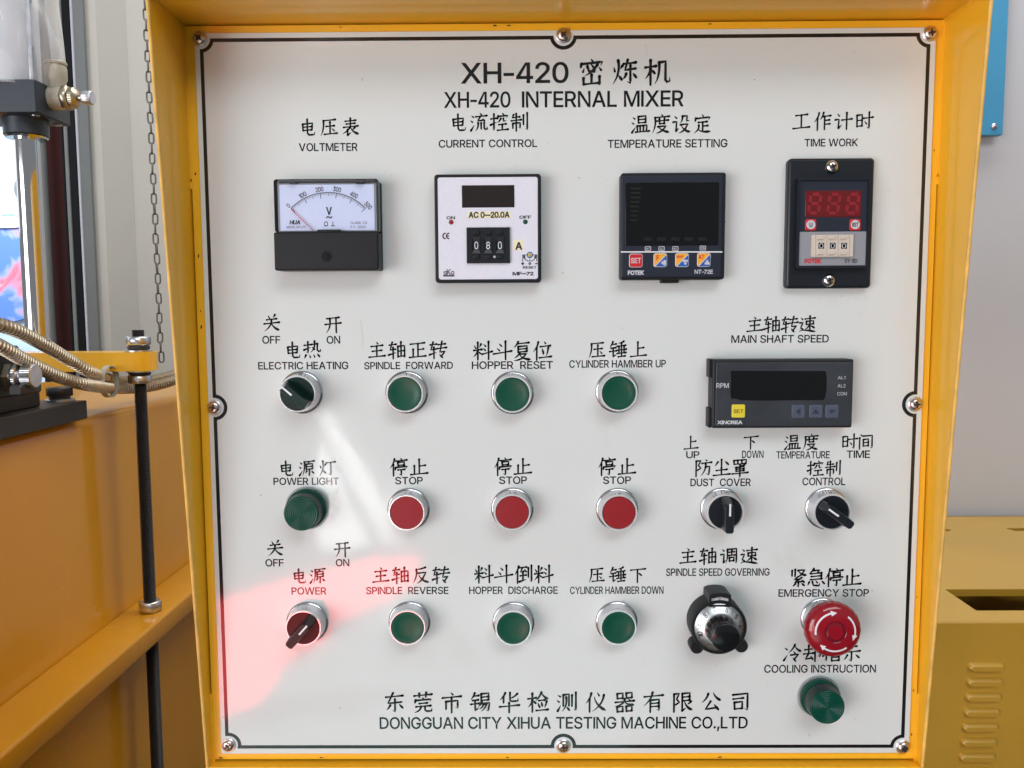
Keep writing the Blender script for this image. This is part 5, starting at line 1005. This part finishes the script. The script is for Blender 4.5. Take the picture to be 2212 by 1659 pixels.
# counting dial
HR = .0165; c0 = pt(None, 1554, 1356, HR); x, z = c0.x, c0.z
dl = thing('speed_dial', 'round black turns-counting dial with a silver scale ring and knob', 'dial', (x, 0, z))
R0 = .0350/2*1.98/1.0
R0 = (pt('dial', 745, 733, HR).x-pt('dial', 270, 733, HR).x)/2
MB().lathe((x, 0, z), [(0, R0*1.0), (HR-.001, R0*1.0), (HR, R0*.97), (HR, R0*.90), (HR-.0005, R0*.885)], 72).build('body', 'black', dl)
pr = [(HR-.0005, R0*.885), (HR+.0035, R0*.62), (HR+.0038, R0*.56)]
MB().lathe((x, 0, z), pr, 96, cap0=False).build('scale_ring', mat('silver_scale', (.72, .74, .76), .34, metal=1.0), dl)
b = MB()
def ring_pt(r, a): 
    t = (R0*.885-r)/(R0*.885-R0*.62); return (x+r*cos(a), -(HR-.0005+.004*t)-.00012, z+r*sin(a))
for i in range(100):
    a = radians(90+3.6*i); L_ = .36 if i % 10 == 0 else .28 if i % 5 == 0 else .20
    r1, r2 = R0*.875, R0*(.875-L_*.55); d_ = .0007/2*.35/R0*(1.4 if i % 10 == 0 else 1)*.05 or 0
    da = .00017/R0*(1.5 if i % 10 == 0 else 1)
    b.add([ring_pt(r1, a-da), ring_pt(r1, a+da), ring_pt(r2, a+da), ring_pt(r2, a-da)], [(0, 1, 2, 3)])
b.build('scale_marks', 'print', dl, smooth=0, kind='stuff')
def digit_on_ring(s_, ang):
    mb = MB(); latin(mb, s_, -.0009*len(s_), .0009*len(s_), 0, .0027, 0, .06); rm = R0*.655; a = radians(ang); rot = a-pi/2
    o = []
    for vx, vy, vz in mb.v:
        r = rm+vz; px_ = x+r*cos(a)+vx*cos(rot); pz_ = z+r*sin(a)+vx*sin(rot); rr2 = math.hypot(px_-x, pz_-z)
        t = (R0*.885-rr2)/(R0*.885-R0*.62); o.append((px_, -(HR-.0005+.004*t)-.00015, pz_))
    mb.v = o; mb.build('numeral', 'print', dl, smooth=0)
for s_, a in (('6', 72), ('7', 106), ('5', 38), ('4', 8), ('8', 138), ('9', 170), ('10', 196)): digit_on_ring(s_, a)
HK = .0345
ls = []; n = 96
for a, r, wv in ((HR+.0035, .0095, .02), (HR+.004, .0102, .02), (HR+.009, .0094, .02), (HK-.005, .0090, .02), (HK-.0045, .0086, 0), (HK-.0038, .0078, 0)):
    ls.append([(x+r*(1+wv*cos(16*2*pi*i/n))*cos(2*pi*i/n), -a, z+r*(1+wv*cos(16*2*pi*i/n))*sin(2*pi*i/n)) for i in range(n)])
MB().loft(ls).build('knob', 'black_gloss', dl, smooth=40)
MB().lathe((x, 0, z), [(HK-.0040, .0092), (HK-.0016, .0094), (HK-.0006, .0091), (HK, .0080), (HK+.0001, .002)], 64).build('knob_cap', 'black_gloss', dl)
# index window on top
def D(a, bq, h=HR): q = pt('dial', a, bq, h); return (q.x, q.z)
zq = R0
o_ = [(-.0150, .0188), (-.0150+.0003, .0318), (-.0095, .0338), (0, .0345), (.0095, .0338), (.0147, .0318), (.0150, .0188)]
o_ = [(x+u*.50, z+v*.605+.0036) for u, v in o_]
hole = [(x+u*.50, z+v*.605+.0036) for u, v in [(-.0120, .0205), (-.0118, .0280), (0, .0300), (.0118, .0280), (.0120, .0205)]]
MB().poly([o_, hole[::-1]], 0, -HR-.0010).build('index_window', 'black', dl, smooth=0)
MB().poly([hole], -.010, -HR+.001).build('index_plate', 'silver', dl, smooth=0)
cz = z+.0198; yy = -HR+.00085
MB().poly([[(x, cz+.0012), (x+.0009, cz), (x, cz-.0012), (x-.0009, cz)], [(x, cz+.0007), (x-.0005, cz), (x, cz-.0007), (x+.0005, cz)]], yy, yy).build('index_mark', 'print', dl, smooth=0)
MB().box(x-.00012, x+.00012, yy, yy+.0001, z+R0*.9, cz-.0013).build('index_mark', 'print', dl, smooth=0)
for a, bq in ((312, 905), (690, 895)):
    q = pt('dial', a, bq, .010)
    MB().lathe((q.x, 0, q.z), [(0, .0046), (.0095, .0046), (.0105, .0040)], 32).build('foot', 'black', dl)
    v = Vector((x-q.x, z-q.z)).normalized()*.008; w_ = Vector((-v.y, v.x))*.45
    MB().poly([[(q.x+w_.x, q.z+w_.y), (q.x-w_.x, q.z-w_.y), (q.x+v.x-w_.x, q.z+v.y-w_.y), (q.x+v.x+w_.x, q.z+v.y+w_.y)]], 0, -.0085).build('foot', 'black', dl, smooth=0)
# ================================================================== instruments
def slab(k, R4, h0, h1, m, parent, name, rad=.001, bev=.0006, n=5):
    return MB().slab(rect(k, *R4, h1), -h0, -h1, rad, bev, n).build(name, m, parent, smooth=40)
def sheet(k, R4, h, m, parent, name, rad=.0001, lift=.0001):
    r = rect(k, *R4, h); o = [(p[0], p[2]) for p in rr(r[0], r[1], r[2], r[3], rad, 0, 4)]
    return MB().poly([o], -h, -h-lift).build(name, m, parent, smooth=0)
def ringframe(k, R4, R4i, h0, h1, m, parent, name, rad=.001, radi=.0005):
    a = rect(k, *R4, h1); c = rect(k, *R4i, h1)
    o = [(p[0], p[2]) for p in rr(a[0], a[1], a[2], a[3], rad, 0, 4)]; i = [(p[0], p[2]) for p in rr(c[0], c[1], c[2], c[3], radi, 0, 4)][::-1]
    return MB().poly([o, i], -h0, -h1).build(name, m, parent, smooth=0)
def line(k, pts_, h, wd, m, parent, name='mark', lift=.00014):
    P = [pt(k, a, c_, h) for a, c_ in pts_]; b = MB()
    for li, (p, q) in enumerate(zip(P, P[1:])):
        d_ = (q-p).normalized(); nn = Vector((-d_.z, 0, d_.x))*wd/2; e = d_*wd*.3
        b.add([(v.x, -h-lift-li*4e-6, v.z) for v in (p-nn-e, p+nn-e, q+nn+e, q-nn+e)], [(0, 1, 2, 3)])
    return b.build(name, m, parent, smooth=0)
def origin(k, x, y): p = pt(k, x, y, 0); return (p.x, 0, p.z)

# ---- voltmeter
k = 'volt'; vm = thing('voltmeter', 'analogue voltmeter with a pale blue scale card and red needle at zero, under VOLTMETER', 'voltmeter', origin(k, 850, 870))
HV = .0165
fr = rect(k, 220, 322, 1480, 1425, HV)
MB().slab((fr[0], fr[1], fr[2], fr[3]), 0, -.0040, .0015, .0006).build('back_case', 'black', vm)
slab(k, (218, 962, 1482, 1425), .0040, HV, 'black', vm, 'lower_cover', .0012, .0010)
ringframe(k, (220, 322, 1480, 964), (262, 366, 1458, 955), .0040, HV-.0035, 'black_gloss', vm, 'upper_frame', .0016, .0004)
dlh = HV-.0045
dc = slab(k, (262, 360, 1462, 962), .0040, dlh-.0004, 'greyplate', vm, 'tray', .0002, .0002)
dc = slab(k, (288, 388, 1432, 945), dlh-.0004, dlh, 'dialpaper', vm, 'dial_card', .0002, .0001)
cx_, cy_, Rr = 875, 1111, 626
b = MB()
def AP(r, a): p = pt(k, cx_+r*sin(a), cy_-r*cos(a), dlh); return (p.x, -dlh-.00012, p.z)
A0 = math.asin(450/Rr)
for i in range(40):
    a, c_ = -A0+2*A0*i/40, -A0+2*A0*(i+1)/40
    b.add([AP(Rr+4.5, a), AP(Rr+4.5, c_), AP(Rr-4, c_), AP(Rr-4, a)], [(0, 1, 2, 3)])
for i in range(51):
    a = -A0+2*A0*i/50; L_ = 66 if i % 10 == 0 else 44 if i % 5 == 0 else 30; da = (4.2 if i % 10 == 0 else 3.0 if i % 5 == 0 else 2.4)/Rr
    b.add([AP(Rr, a-da), AP(Rr, a+da), AP(Rr-L_, a+da), AP(Rr-L_, a-da)], [(0, 1, 2, 3)])
b.build('scale', 'print', dc, smooth=0, kind='stuff')
for i, s_ in enumerate(('0', '100', '200', '300', '400', '500')):
    a = -A0+2*A0*i/5; r = Rr+46; x_, y_ = cx_+r*sin(a), cy_-r*cos(a); w2 = 15 if i == 0 else 46
    text(k, s_, x_-w2, x_+w2, y_-27, y_+27, dlh, 'print', dc, .06, rot=-a, name='numeral')
text(k, 'V', 852, 915, 664, 754, dlh, 'print', dc, .09)
line(k, [(853, 790), (866, 778), (880, 780), (893, 790), (907, 791), (919, 778)], dlh, .0008, 'print', dc)
text(k, 'HUA', 407, 530, 824, 868, dlh, 'print', dc, .16, shear=.25)
text(k, 'MODEL DH-670', 372, 602, 889, 917, dlh, 'print', dc, .01)
text(k, 'CLASS  2.5', 1144, 1342, 838, 866, dlh, 'print', dc, .01); text(k, 'P.T.  500V', 1146, 1330, 889, 916, dlh, 'print', dc, .01)
line(k, [(828, 874), (828, 850), (838, 840), (856, 840), (866, 850), (866, 874)], dlh, .00045, 'print', dc); line(k, [(828, 886), (868, 886)], dlh, .0006, 'print', dc)
line(k, [(930, 840), (930, 888)], dlh, .0005, 'print', dc); line(k, [(910, 889), (952, 889)], dlh, .0005, 'print', dc)
p, q = pt(k, 420, 683, dlh+.0015), pt(k, 698, 950, dlh+.0015)
MB().tube([(p.x, p.y, p.z), (q.x, q.y, q.z)], .00028, 6).build('needle', 'needle', vm)
slab(k, (740, 932, 1024, 958), dlh, HV-.001, 'black', vm, 'pivot_cover', .0006, .0003)
cv = rect(k, 262, 330, 1462, 960, HV)
b = MB(); b.loft([rr(cv[0], cv[1], cv[2], cv[3], .0014, -(HV-.0034), 4), rr(cv[0], cv[1], cv[2], cv[3], .0014, -(HV-.0006), 4), rr(cv[0]+.0014, cv[1], cv[2]-.0014, cv[3]-.0014, .001, -HV, 4)], False, True)
b.build('clear_cover', 'clear', vm)
for a, c_ in ((388, 482), (1204, 1298)): slab(k, (a, 332, c_, 372), .004, HV-.001, 'black', vm, 'cover_clip', .0004, .0003)
p = pt(k, 857, 1260, HV)
MB().lathe((p.x, 0, p.z), [(HV-.0002, .0035), (HV+.00015, .0034), (HV+.00015, .0030), (HV-.0002, .0028), (HV+.0001, .0024), (HV+.0001, .0001)], 40, cap0=False).build('zero_screw', 'black_gloss', vm)
line(k, [(853, 1218), (846, 1300)], HV+.0002, .0006, 'dark', vm, 'screw_slot')

# ---- current controller
k = 'amp'; am = thing('current_controller', 'square white faced current controller with thumbwheels reading 080, under CURRENT CONTROL', 'controller', origin(k, 834, 887))
HA = .0105
slab(k, (165, 207, 1503, 1572), 0, HA, 'black', am, 'housing', .0022, .0009)
fp = slab(k, (209, 247, 1461, 1531), HA-.0002, HA+.00025, 'alu', am, 'face_plate', .0016, .0002)
h = HA+.00025
slab(k, (505, 347, 1166, 628), h, h+.0005, 'screen_brown', am, 'display_window', .0002, .0004)
sheet(k, (573, 682, 1122, 762), h, 'label', fp, 'paper_label'); text(k, 'AC 0--20.0A', 594, 1102, 686, 755, h+.0001, 'print', fp, .12)
text(k, 'ON', 316, 418, 740, 776, h, 'print', fp, .09); text(k, 'OFF', 1230, 1376, 732, 768, h, 'print', fp, .09)
for a, c_, m_, nm in ((371, 813, 'redcap', 'red_indicator'), (1303, 808, 'greenlens', 'green_indicator')):
    p = pt(k, a, c_, h); MB().lathe((p.x, 0, p.z), [(h, .0016), (h+.0005, .0014), (h+.0008, .0008), (h+.0009, .0001)], 24).build(nm, m_, am)
# CE mark
def arcline(k, cx_, cy_, r, a0, a1, h, wd, m, parent, n=12, name='mark'):
    return line(k, [(cx_+r*cos(radians(a0+(a1-a0)*i/n)), cy_-r*sin(radians(a0+(a1-a0)*i/n))) for i in range(n+1)], h, wd, m, parent, name)
arcline(k, 302, 986, 34, 95, 265, h, .0008, 'print', fp); arcline(k, 347, 986, 34, 95, 265, h, .0008, 'print', fp); line(k, [(316, 986), (342, 986)], h, .0007, 'print', fp)
text(k, 'S', 276, 316, 1428, 1474, h, 'print', fp, .07); text(k, 'K', 318, 366, 1404, 1474, h, 'print', fp, .05); text(k, 'G', 368, 410, 1428, 1474, h, 'print', fp, .07)
line(k, [(277, 1487), (409, 1487)], h, .0009, 'print', fp)
text(k, 'MF', 1147, 1258, 1440, 1480, h, 'print', fp, .13); line(k, [(1268, 1461), (1312, 1461)], h, .0007, 'print', fp); text(k, '72', 1320, 1403, 1440, 1480, h, 'print', fp, .13)
text(k, 'RESET', 1274, 1442, 1366, 1396, h, 'print', fp, .07)
sheet(k, (1154, 1036, 1274, 1166), h, 'label', fp, 'paper_label'); text(k, 'A', 1183, 1260, 1068, 1156, h+.0001, 'print', fp, .11)
p = pt(k, 1360, 1225, h)
MB().lathe((p.x, 0, p.z), [(h, .0021), (h+.0004, .0020), (h+.0004, .0015)], 32).build('trimmer', 'blue', am)
MB().lathe((p.x, 0, p.z), [(h+.0002, .0014), (h+.0006, .0013)], 24).build('trimmer_screw', 'yellowkey', am)
line(k, [(1345, 1225), (1375, 1225)], h+.0006, .0006, 'brass', am); line(k, [(1360, 1210), (1360, 1240)], h+.0006, .0006, 'brass', am, lift=.0002)
line(k, [(1316, 1225), (1270, 1225), (1270, 1305)], h, .0005, 'print', fp); line(k, [(1406, 1225), (1448, 1225), (1448, 1305)], h, .0005, 'print', fp)
arcline(k, 1360, 1228, 76, 200, 258, h, .0005, 'print', fp); arcline(k, 1360, 1228, 76, 282, 340, h, .0005, 'print', fp)
line(k, [(1292, 1262), (1288, 1238)], h, .0012, 'print', fp); line(k, [(1426, 1262), (1431, 1238)], h, .0012, 'print', fp)
line(k, [(1360, 1280), (1360, 1308)], h, .0005, 'print', fp); arcline(k, 1360, 1334, 11, 0, 360, h, .0006, 'print', fp)
line(k, [(1258, 1334), (1284, 1334)], h, .0008, 'print', fp); line(k, [(1271, 1321), (1271, 1347)], h, .0008, 'print', fp); line(k, [(1432, 1334), (1454, 1334)], h, .0008, 'print', fp)
def thumbwheels(k, R4, h, xs, wpitch, pocket, win, btn_top, btn_bot, digits, body, wheel, numm, parent, bevel=True):
    tw = slab(k, R4, h, h+.0018, body, parent, 'thumbwheel_block', .0003, .0002); ht = h+.0018
    for s_, xc in zip(digits, xs):
        if bevel:                                            # sloping cheeks round the digit window
            a = rect(k, xc-pocket[0], pocket[1], xc+pocket[0], pocket[2], ht); c_ = rect(k, xc-win[0], win[1], xc+win[0], win[2], ht)
            MB().loft([[(a[0], -ht-.0010, a[1]), (a[2], -ht-.0010, a[1]), (a[2], -ht-.0010, a[3]), (a[0], -ht-.0010, a[3])], [(c_[0], -ht-.0002, c_[1]), (c_[2], -ht-.0002, c_[1]), (c_[2], -ht-.0002, c_[3]), (c_[0], -ht-.0002, c_[3])]], False, False).build('bezel', body, tw, smooth=0)
        sheet(k, (xc-win[0], win[1], xc+win[0], win[2]), ht, wheel, tw, 'wheel', lift=.0002)
        text(k, s_, xc-win[0]*.72, xc+win[0]*.72, win[1]+(win[2]-win[1])*.10, win[2]-(win[2]-win[1])*.08, ht+.0002, numm, tw, .0, name='numeral')
        for y0, y1 in (btn_top, btn_bot): slab(k, (xc-win[0]*1.05, y0, xc+win[0]*1.05, y1), ht, ht+.0014, body, tw, 'key', .0003, .0003)
    for i in range(len(xs)+1):
        xx = xs[0]-wpitch/2+i*wpitch; line(k, [(xx, R4[1]+6), (xx, R4[3]-6)], ht, .0003, 'dark' if body != 'beige' else 'greyplate', tw, 'joint', lift=.00008)
    return tw
thumbwheels(k, (566, 878, 1110, 1328), h, (688, 836, 984), 149, (52, 1000, 1206), (33, 1048, 1160), (922, 968), (1228, 1272), '080', 'black_satin', 'navy', 'white', am)
arcline(k, 916, 1249, 10, 0, 360, h+.0018, .0006, 'grey', am)

# ---- temperature controller
k = 'temp'; tm = thing('temperature_controller', 'square dark temperature controller with a blank screen and coloured keys, under TEMPERATURE SETTING', 'controller', origin(k, 850, 870))
HT = .0110
slab(k, (205, 190, 1518, 1535), 0, HT-.001, 'black', tm, 'housing', .0018, .0008)
tf = slab(k, (218, 225, 1478, 1502), HT-.0012, HT, 'navy', tm, 'face', .0004, .0004)
slab(k, (262, 313, 1437, 1105), HT-.0001, HT+.0004, 'screen', tm, 'display', .0010, .0003)
for i in range(8): sheet(k, (328, 378+i*57, 465-i*8, 400+i*57), HT+.0004, 'seg_dark', tm, 'bar_segment')
for a in (490, 662, 832, 1003, 1178): sheet(k, (a, 1005, a+112, 1045), HT+.0004, 'seg_dark', tm, 'bar_segment')
line(k, [(210, 1187), (1476, 1187)], HT, .0008, 'white', tf)
for s_, a, c_ in (('AT', 511, 581), ('AL2', 683, 753), ('AL1', 855, 926), ('ON', 1201, 1271)):
    y0 = 1120 if s_ != 'ON' else 1113
    line(k, [(a+5, y0), (c_-5, y0), (c_, y0+8), (c_, y0+42), (c_-5, y0+50), (a+5, y0+50), (a, y0+42), (a, y0+8), (a+5, y0)], HT, .0004, 'silver', tf)
    text(k, s_, a+14, c_-13, y0+13, y0+38, HT, 'silver', tf, .06)
def tkey(R4, kind):
    ky = slab(k, R4, HT-.0001, HT+.0005, 'silver', tm, 'key', .0016, .0004); hk = HT+.0005
    x0_, y0_, x1_, y1_ = R4; i = 9
    if kind == 'SET':
        sheet(k, (x0_+i, y0_+i, x1_-i, y1_-i), hk, 'redkey', ky, 'key_cap', .0010); text(k, 'SET', x0_+25, x1_-25, y0_+58, y0_+120, hk+.0001, 'silver', ky, .07)
    else:
        sheet(k, (x0_+i, y0_+i, x1_-i, y1_-i), hk, 'orange', ky, 'key_cap', .0012)
        A = [pt(k, a, c_, hk) for a, c_ in ((x1_-i-3, y0_+i+16), (x1_-i, y0_+i+28), (x1_-i, y1_-i-16), (x1_-i-16, y1_-i), (x0_+i+28, y1_-i), (x0_+i+16, y1_-i-3))]
        MB().poly([[(p.x, p.z) for p in A]], -hk-.00018, -hk-.00018).build('key_cap', 'blue', ky, smooth=0)
        line(k, [(x1_-i-6, y0_+i+12), (x0_+i+12, y1_-i-6)], hk+.0001, .0006, 'silver', ky)
        W_ = {'F': (38, 70, 30, 88), 'MAN': (18, 96, 32, 62), 'AT': (20, 86, 28, 78)}[kind]
        text(k, kind, x0_+W_[0], x0_+W_[1], y0_+W_[2], y0_+W_[3], hk+.0001, 'printred', ky, .07)
        cx_, cy_ = x0_+125, y0_+120
        tri = {'F': ((-35, 2), (2, -28), (2, 32)), 'MAN': ((-24, 0), (24, 0), (0, 36)), 'AT': ((-24, 2), (24, 2), (0, -38))}[kind]
        T = [pt(k, cx_+a, cy_+c_, hk) for a, c_ in tri]
        MB().poly([[(p.x, p.z) for p in T]], -hk-.00024, -hk-.00024).build('mark', 'silver', ky, smooth=0)
        if kind == 'F': line(k, [(cx_+18, cy_-24), (cx_+18, cy_+26)], hk+.0002, .0014, 'silver', ky)
        else:
            yb = cy_+(-22 if kind == 'MAN' else 16); line(k, [(cx_-24, yb), (cx_+24, yb)], hk+.0002, .0014, 'silver', ky)
tkey((310, 1207, 483, 1383), 'SET'); tkey((617, 1202, 790, 1378), 'F'); tkey((890, 1200, 1063, 1377), 'MAN'); tkey((1165, 1197, 1337, 1375), 'AT')
text(k, 'FOTEK', 297, 492, 1424, 1472, HT, 'silver', tf, .17); text(k, 'NT-72E', 1134, 1361, 1412, 1460, HT, 'silver', tf, .08)
slab(k, (716, 1530, 935, 1576), 0, HT-.0035, 'black', tm, 'latch', .0005, .0004)

# ---- timer
k = 'timer'; ti_ = thing('timer', 'tall dark timer with a red three digit display and beige thumbwheels, under TIME WORK', 'timer', origin(k, 650, 850))
HS = .0060
MB().slab(rect(k, 172, 120, 1136, 1588, HS), 0, -HS, .0026, .0016).build('mounting_plate', 'black_satin', ti_, smooth=50)
ringframe(k, (280, 338, 1112, 1364), (308, 368, 1078, 1336), HS-.0002, HS+.0040, 'black_satin', ti_, 'raised_frame', .0010, .0004)
hf = HS+.0026
tf = slab(k, (304, 366, 1080, 1338), HS-.0002, hf, 'navy', ti_, 'face', .0002, .0001)
slab(k, (375, 487, 1005, 785), hf-.0001, hf+.0003, 'screen_red', ti_, 'display', .0010, .0002)
sheet(k, (306, 950, 1055, 1331), hf, 'greyplate', ti_, 'face_panel')
def seven(k, x0_, y0_, w_, hh, lean, h, m, parent):
    t = w_*.15; b = MB()
    def seg(p0, p1):
        P = [pt(k, a+lean*(1-(c_-y0_)/hh), c_, h) for a, c_ in (p0, p1)]; d_ = (P[1]-P[0]); L_ = d_.length; d_.normalize(); nn = Vector((-d_.z, 0, d_.x))*.0011
        e = d_*.0007; c1, c2 = P[0]+e, P[1]-e
        o = [c1, c1+nn+d_*.0007, c2+nn-d_*.0007, c2, c2-nn-d_*.0007, c1-nn+d_*.0007]; b.add([(v.x, -h-.00012, v.z) for v in o], [tuple(range(6))])
    T, Mm, Bt = y0_, y0_+hh/2, y0_+hh
    seg((x0_, T), (x0_+w_, T)); seg((x0_, Mm), (x0_+w_, Mm)); seg((x0_, Bt), (x0_+w_, Bt))
    for xx in (x0_, x0_+w_): seg((xx, T), (xx, Mm)); seg((xx, Mm), (xx, Bt))
    return b.build('digit', m, parent, smooth=0)
for a in (408, 622, 836): seven(k, a, 528, 112, 212, 32, hf+.0003, 'seg_red', ti_)
for s_, a, c_ in (('U', 437, 872), ('RST', 937, 871)):
    slab(k, (a-63, c_-64, a+62, c_+64), hf-.0001, hf+.0004, 'redkey', ti_, 'key', .0012, .0003)
    p = pt(k, a, c_, hf+.0004); MB().lathe((p.x, 0, p.z), [(hf+.0003, .0030), (hf+.0006, .0029)], 32).build('key_cap', 'silver', ti_)
    text(k, s_, a-(15 if s_ == 'U' else 34), a+(17 if s_ == 'U' else 34), c_-22, c_+22, hf+.0006, 'print', ti_, .09)
thumbwheels(k, (446, 984, 916, 1234), hf+.0001, (554, 682, 810), 127, (46, 1060, 1150), (32, 1076, 1142), (1008, 1034), (1182, 1208), '000', 'beige', 'screen', 'silver', ti_, bevel=False)
text(k, 'FOTEK', 368, 551, 1260, 1303, hf+.0001, 'printred', ti_, .17); text(k, 'SY-3D', 816, 958, 1258, 1300, hf+.0001, 'print', ti_, .07)
for a, c_ in ((685, 218), (648, 1496)):
    p = pt(k, a, c_, HS+.002); R_ = .0043
    b = MB().lathe((p.x, 0, p.z), [(HS, R_*.96), (HS+.0008, R_), (HS+.0016, R_*.90), (HS+.0025, R_*.62), (HS+.0028, R_*.35), (HS+.0029, R_*.05)], 40)
    o = b.build('screw', 'chrome', ti_)
    for kk in (0, 1):
        aa = .35+kk*pi/2; u = Vector((cos(aa), sin(aa)))*R_*.5; v_ = Vector((-sin(aa), cos(aa)))*R_*.13
        MB().add([(p.x+q.x, -HS-.0030, p.z+q.y) for q in (u+v_, -u+v_, -u-v_, u-v_)], [(0, 1, 2, 3)]).build('cross_recess', mat_recess, o, smooth=0)

# ---- speed counter
k = 'rpm'; rc = thing('speed_display', 'wide dark speed display with RPM lettering and a yellow SET key, under MAIN SHAFT SPEED', 'display', origin(k, 1110, 620))
HC = .0125
slab(k, (212, 180, 2012, 1058), 0, HC, 'black', rc, 'housing', .0012, .0010)
x0_ = rect(k, 212, 180, 2012, 1058, HC)
zz = lambda y: pt(k, 212, y, .006).z
for y0, y1 in ((172, 410), (796, 1046)):
    MB().box(x0_[0]-.0016, x0_[0]+.0006, -.0095, -.0001, zz(y1), zz(y0), .0005).build('side_clip', 'black', rc)
ff = slab(k, (256, 217, 1996, 1034), HC-.0002, HC+.0003, 'film', rc, 'face', .0006, .0002); h = HC+.0003
D_ = [pt(k, a, c_, h) for a, c_ in ((447, 326), (1655, 328), (1664, 345), (1674, 420), (1672, 570), (1652, 672), (1632, 700), (900, 706), (590, 704), (540, 690), (500, 678), (458, 684), (447, 660), (442, 560), (450, 480))]
MB().poly([[(p.x, p.z) for p in D_]], -h, -h-.0002).build('display', 'screen', rc, smooth=0)
text(k, 'RPM', 263, 420, 484, 545, h, 'silver', ff, .03)
text(k, 'AL1', 1818, 1914, 393, 433, h, 'grey', ff, .02); text(k, 'AL2', 1814, 1916, 496, 538, h, 'grey', ff, .02); text(k, 'COM', 1810, 1932, 598, 640, h, 'grey', ff, .02)
ky = slab(k, (459, 757, 631, 926), h-.0001, h+.0003, 'yellowkey', rc, 'set_key', .0010, .0003); text(k, 'SET', 484, 608, 821, 864, h+.0003, 'print', ky, .03)
for a, tri in ((1229, ((46, 86), (110, 42), (110, 130))), (1455, ((30, 112), (130, 112), (80, 50))), (1661, ((38, 62), (136, 62), (72, 114)))):
    ky = slab(k, (a, 762, a+168, 929), h-.0001, h+.0003, 'greykey', rc, 'key', .0010, .0003)
    T = [pt(k, a+u, 762+v_, h+.0003) for u, v_ in tri]
    MB().poly([[(p.x, p.z) for p in T]], -h-.00045, -h-.00045).build('mark', 'greykeydark', ky, smooth=0)
text(k, 'XINCREA', 279, 592, 966, 1006, h, 'silver', ff, .14)

# ================================================================== what the glossy name plate mirrors: unseen sheets added and cut to its bright patches
def mirror(px, py, L_):                                      # where a thing stands that is mirrored at this spot of the plate
    p = at(px, py, 0.0); m_ = Vector((CAM.x, -CAM.y, CAM.z)); d_ = p-m_
    return m_ + d_*((-L_-m_.y)/d_.y)
def mirrored_sheet(name, label, outline, L_, m, cat, th=.02, slit=None):
    P = [mirror(a, c_, L_) for a, c_ in outline]; Q = [[(p.x, p.z) for p in (mirror(a, c_, L_) for a, c_ in slit)]] if slit else []
    return tag(MB().poly([[(p.x, p.z) for p in P]]+Q, -L_, -L_-th).build(name, m, smooth=0), label, cat)
mirrored_sheet('red_reflection_sheet', 'unseen added red tarpaulin mirrored as a pink patch in the white plate', [(470, 1300), (600, 1262), (700, 1232), (905, 1206), (900, 1262), (835, 1300), (730, 1340), (700, 1400), (610, 1440), (585, 1490), (540, 1530), (462, 1552)], 2.3, 'cloth_red', 'reflector', slit=[(492, 1398), (560, 1368), (640, 1352), (700, 1326), (790, 1268), (705, 1318), (640, 1338), (560, 1358)])
mirrored_sheet('pale_reflection_sheet', 'unseen added narrow slanting sheet, mirrored as the upper bright streak in the white plate', [(697.7, 899.3), (718.5, 910.9), (764.9, 975.8), (811.2, 1054.5), (848.2, 1124.0), (876.0, 1163.4), (862.1, 1177.3), (829.7, 1174.9), (820.4, 1156.4), (783.4, 1082.3), (746.3, 1008.2), (709.3, 938.7)], 2.5, 'cloth_white', 'sheet')
mirrored_sheet('pale_reflection_sheet', 'unseen added broad sheet, mirrored as the bright wedge beside the power lamp', [(691.7, 954.9), (709.3, 975.8), (732.4, 1022.1), (764.9, 1096.2), (801.9, 1177.3), (700.0, 1185.1), (680.6, 1163.4), (686.1, 1082.3)], 2.5, 'cloth_white', 'sheet')
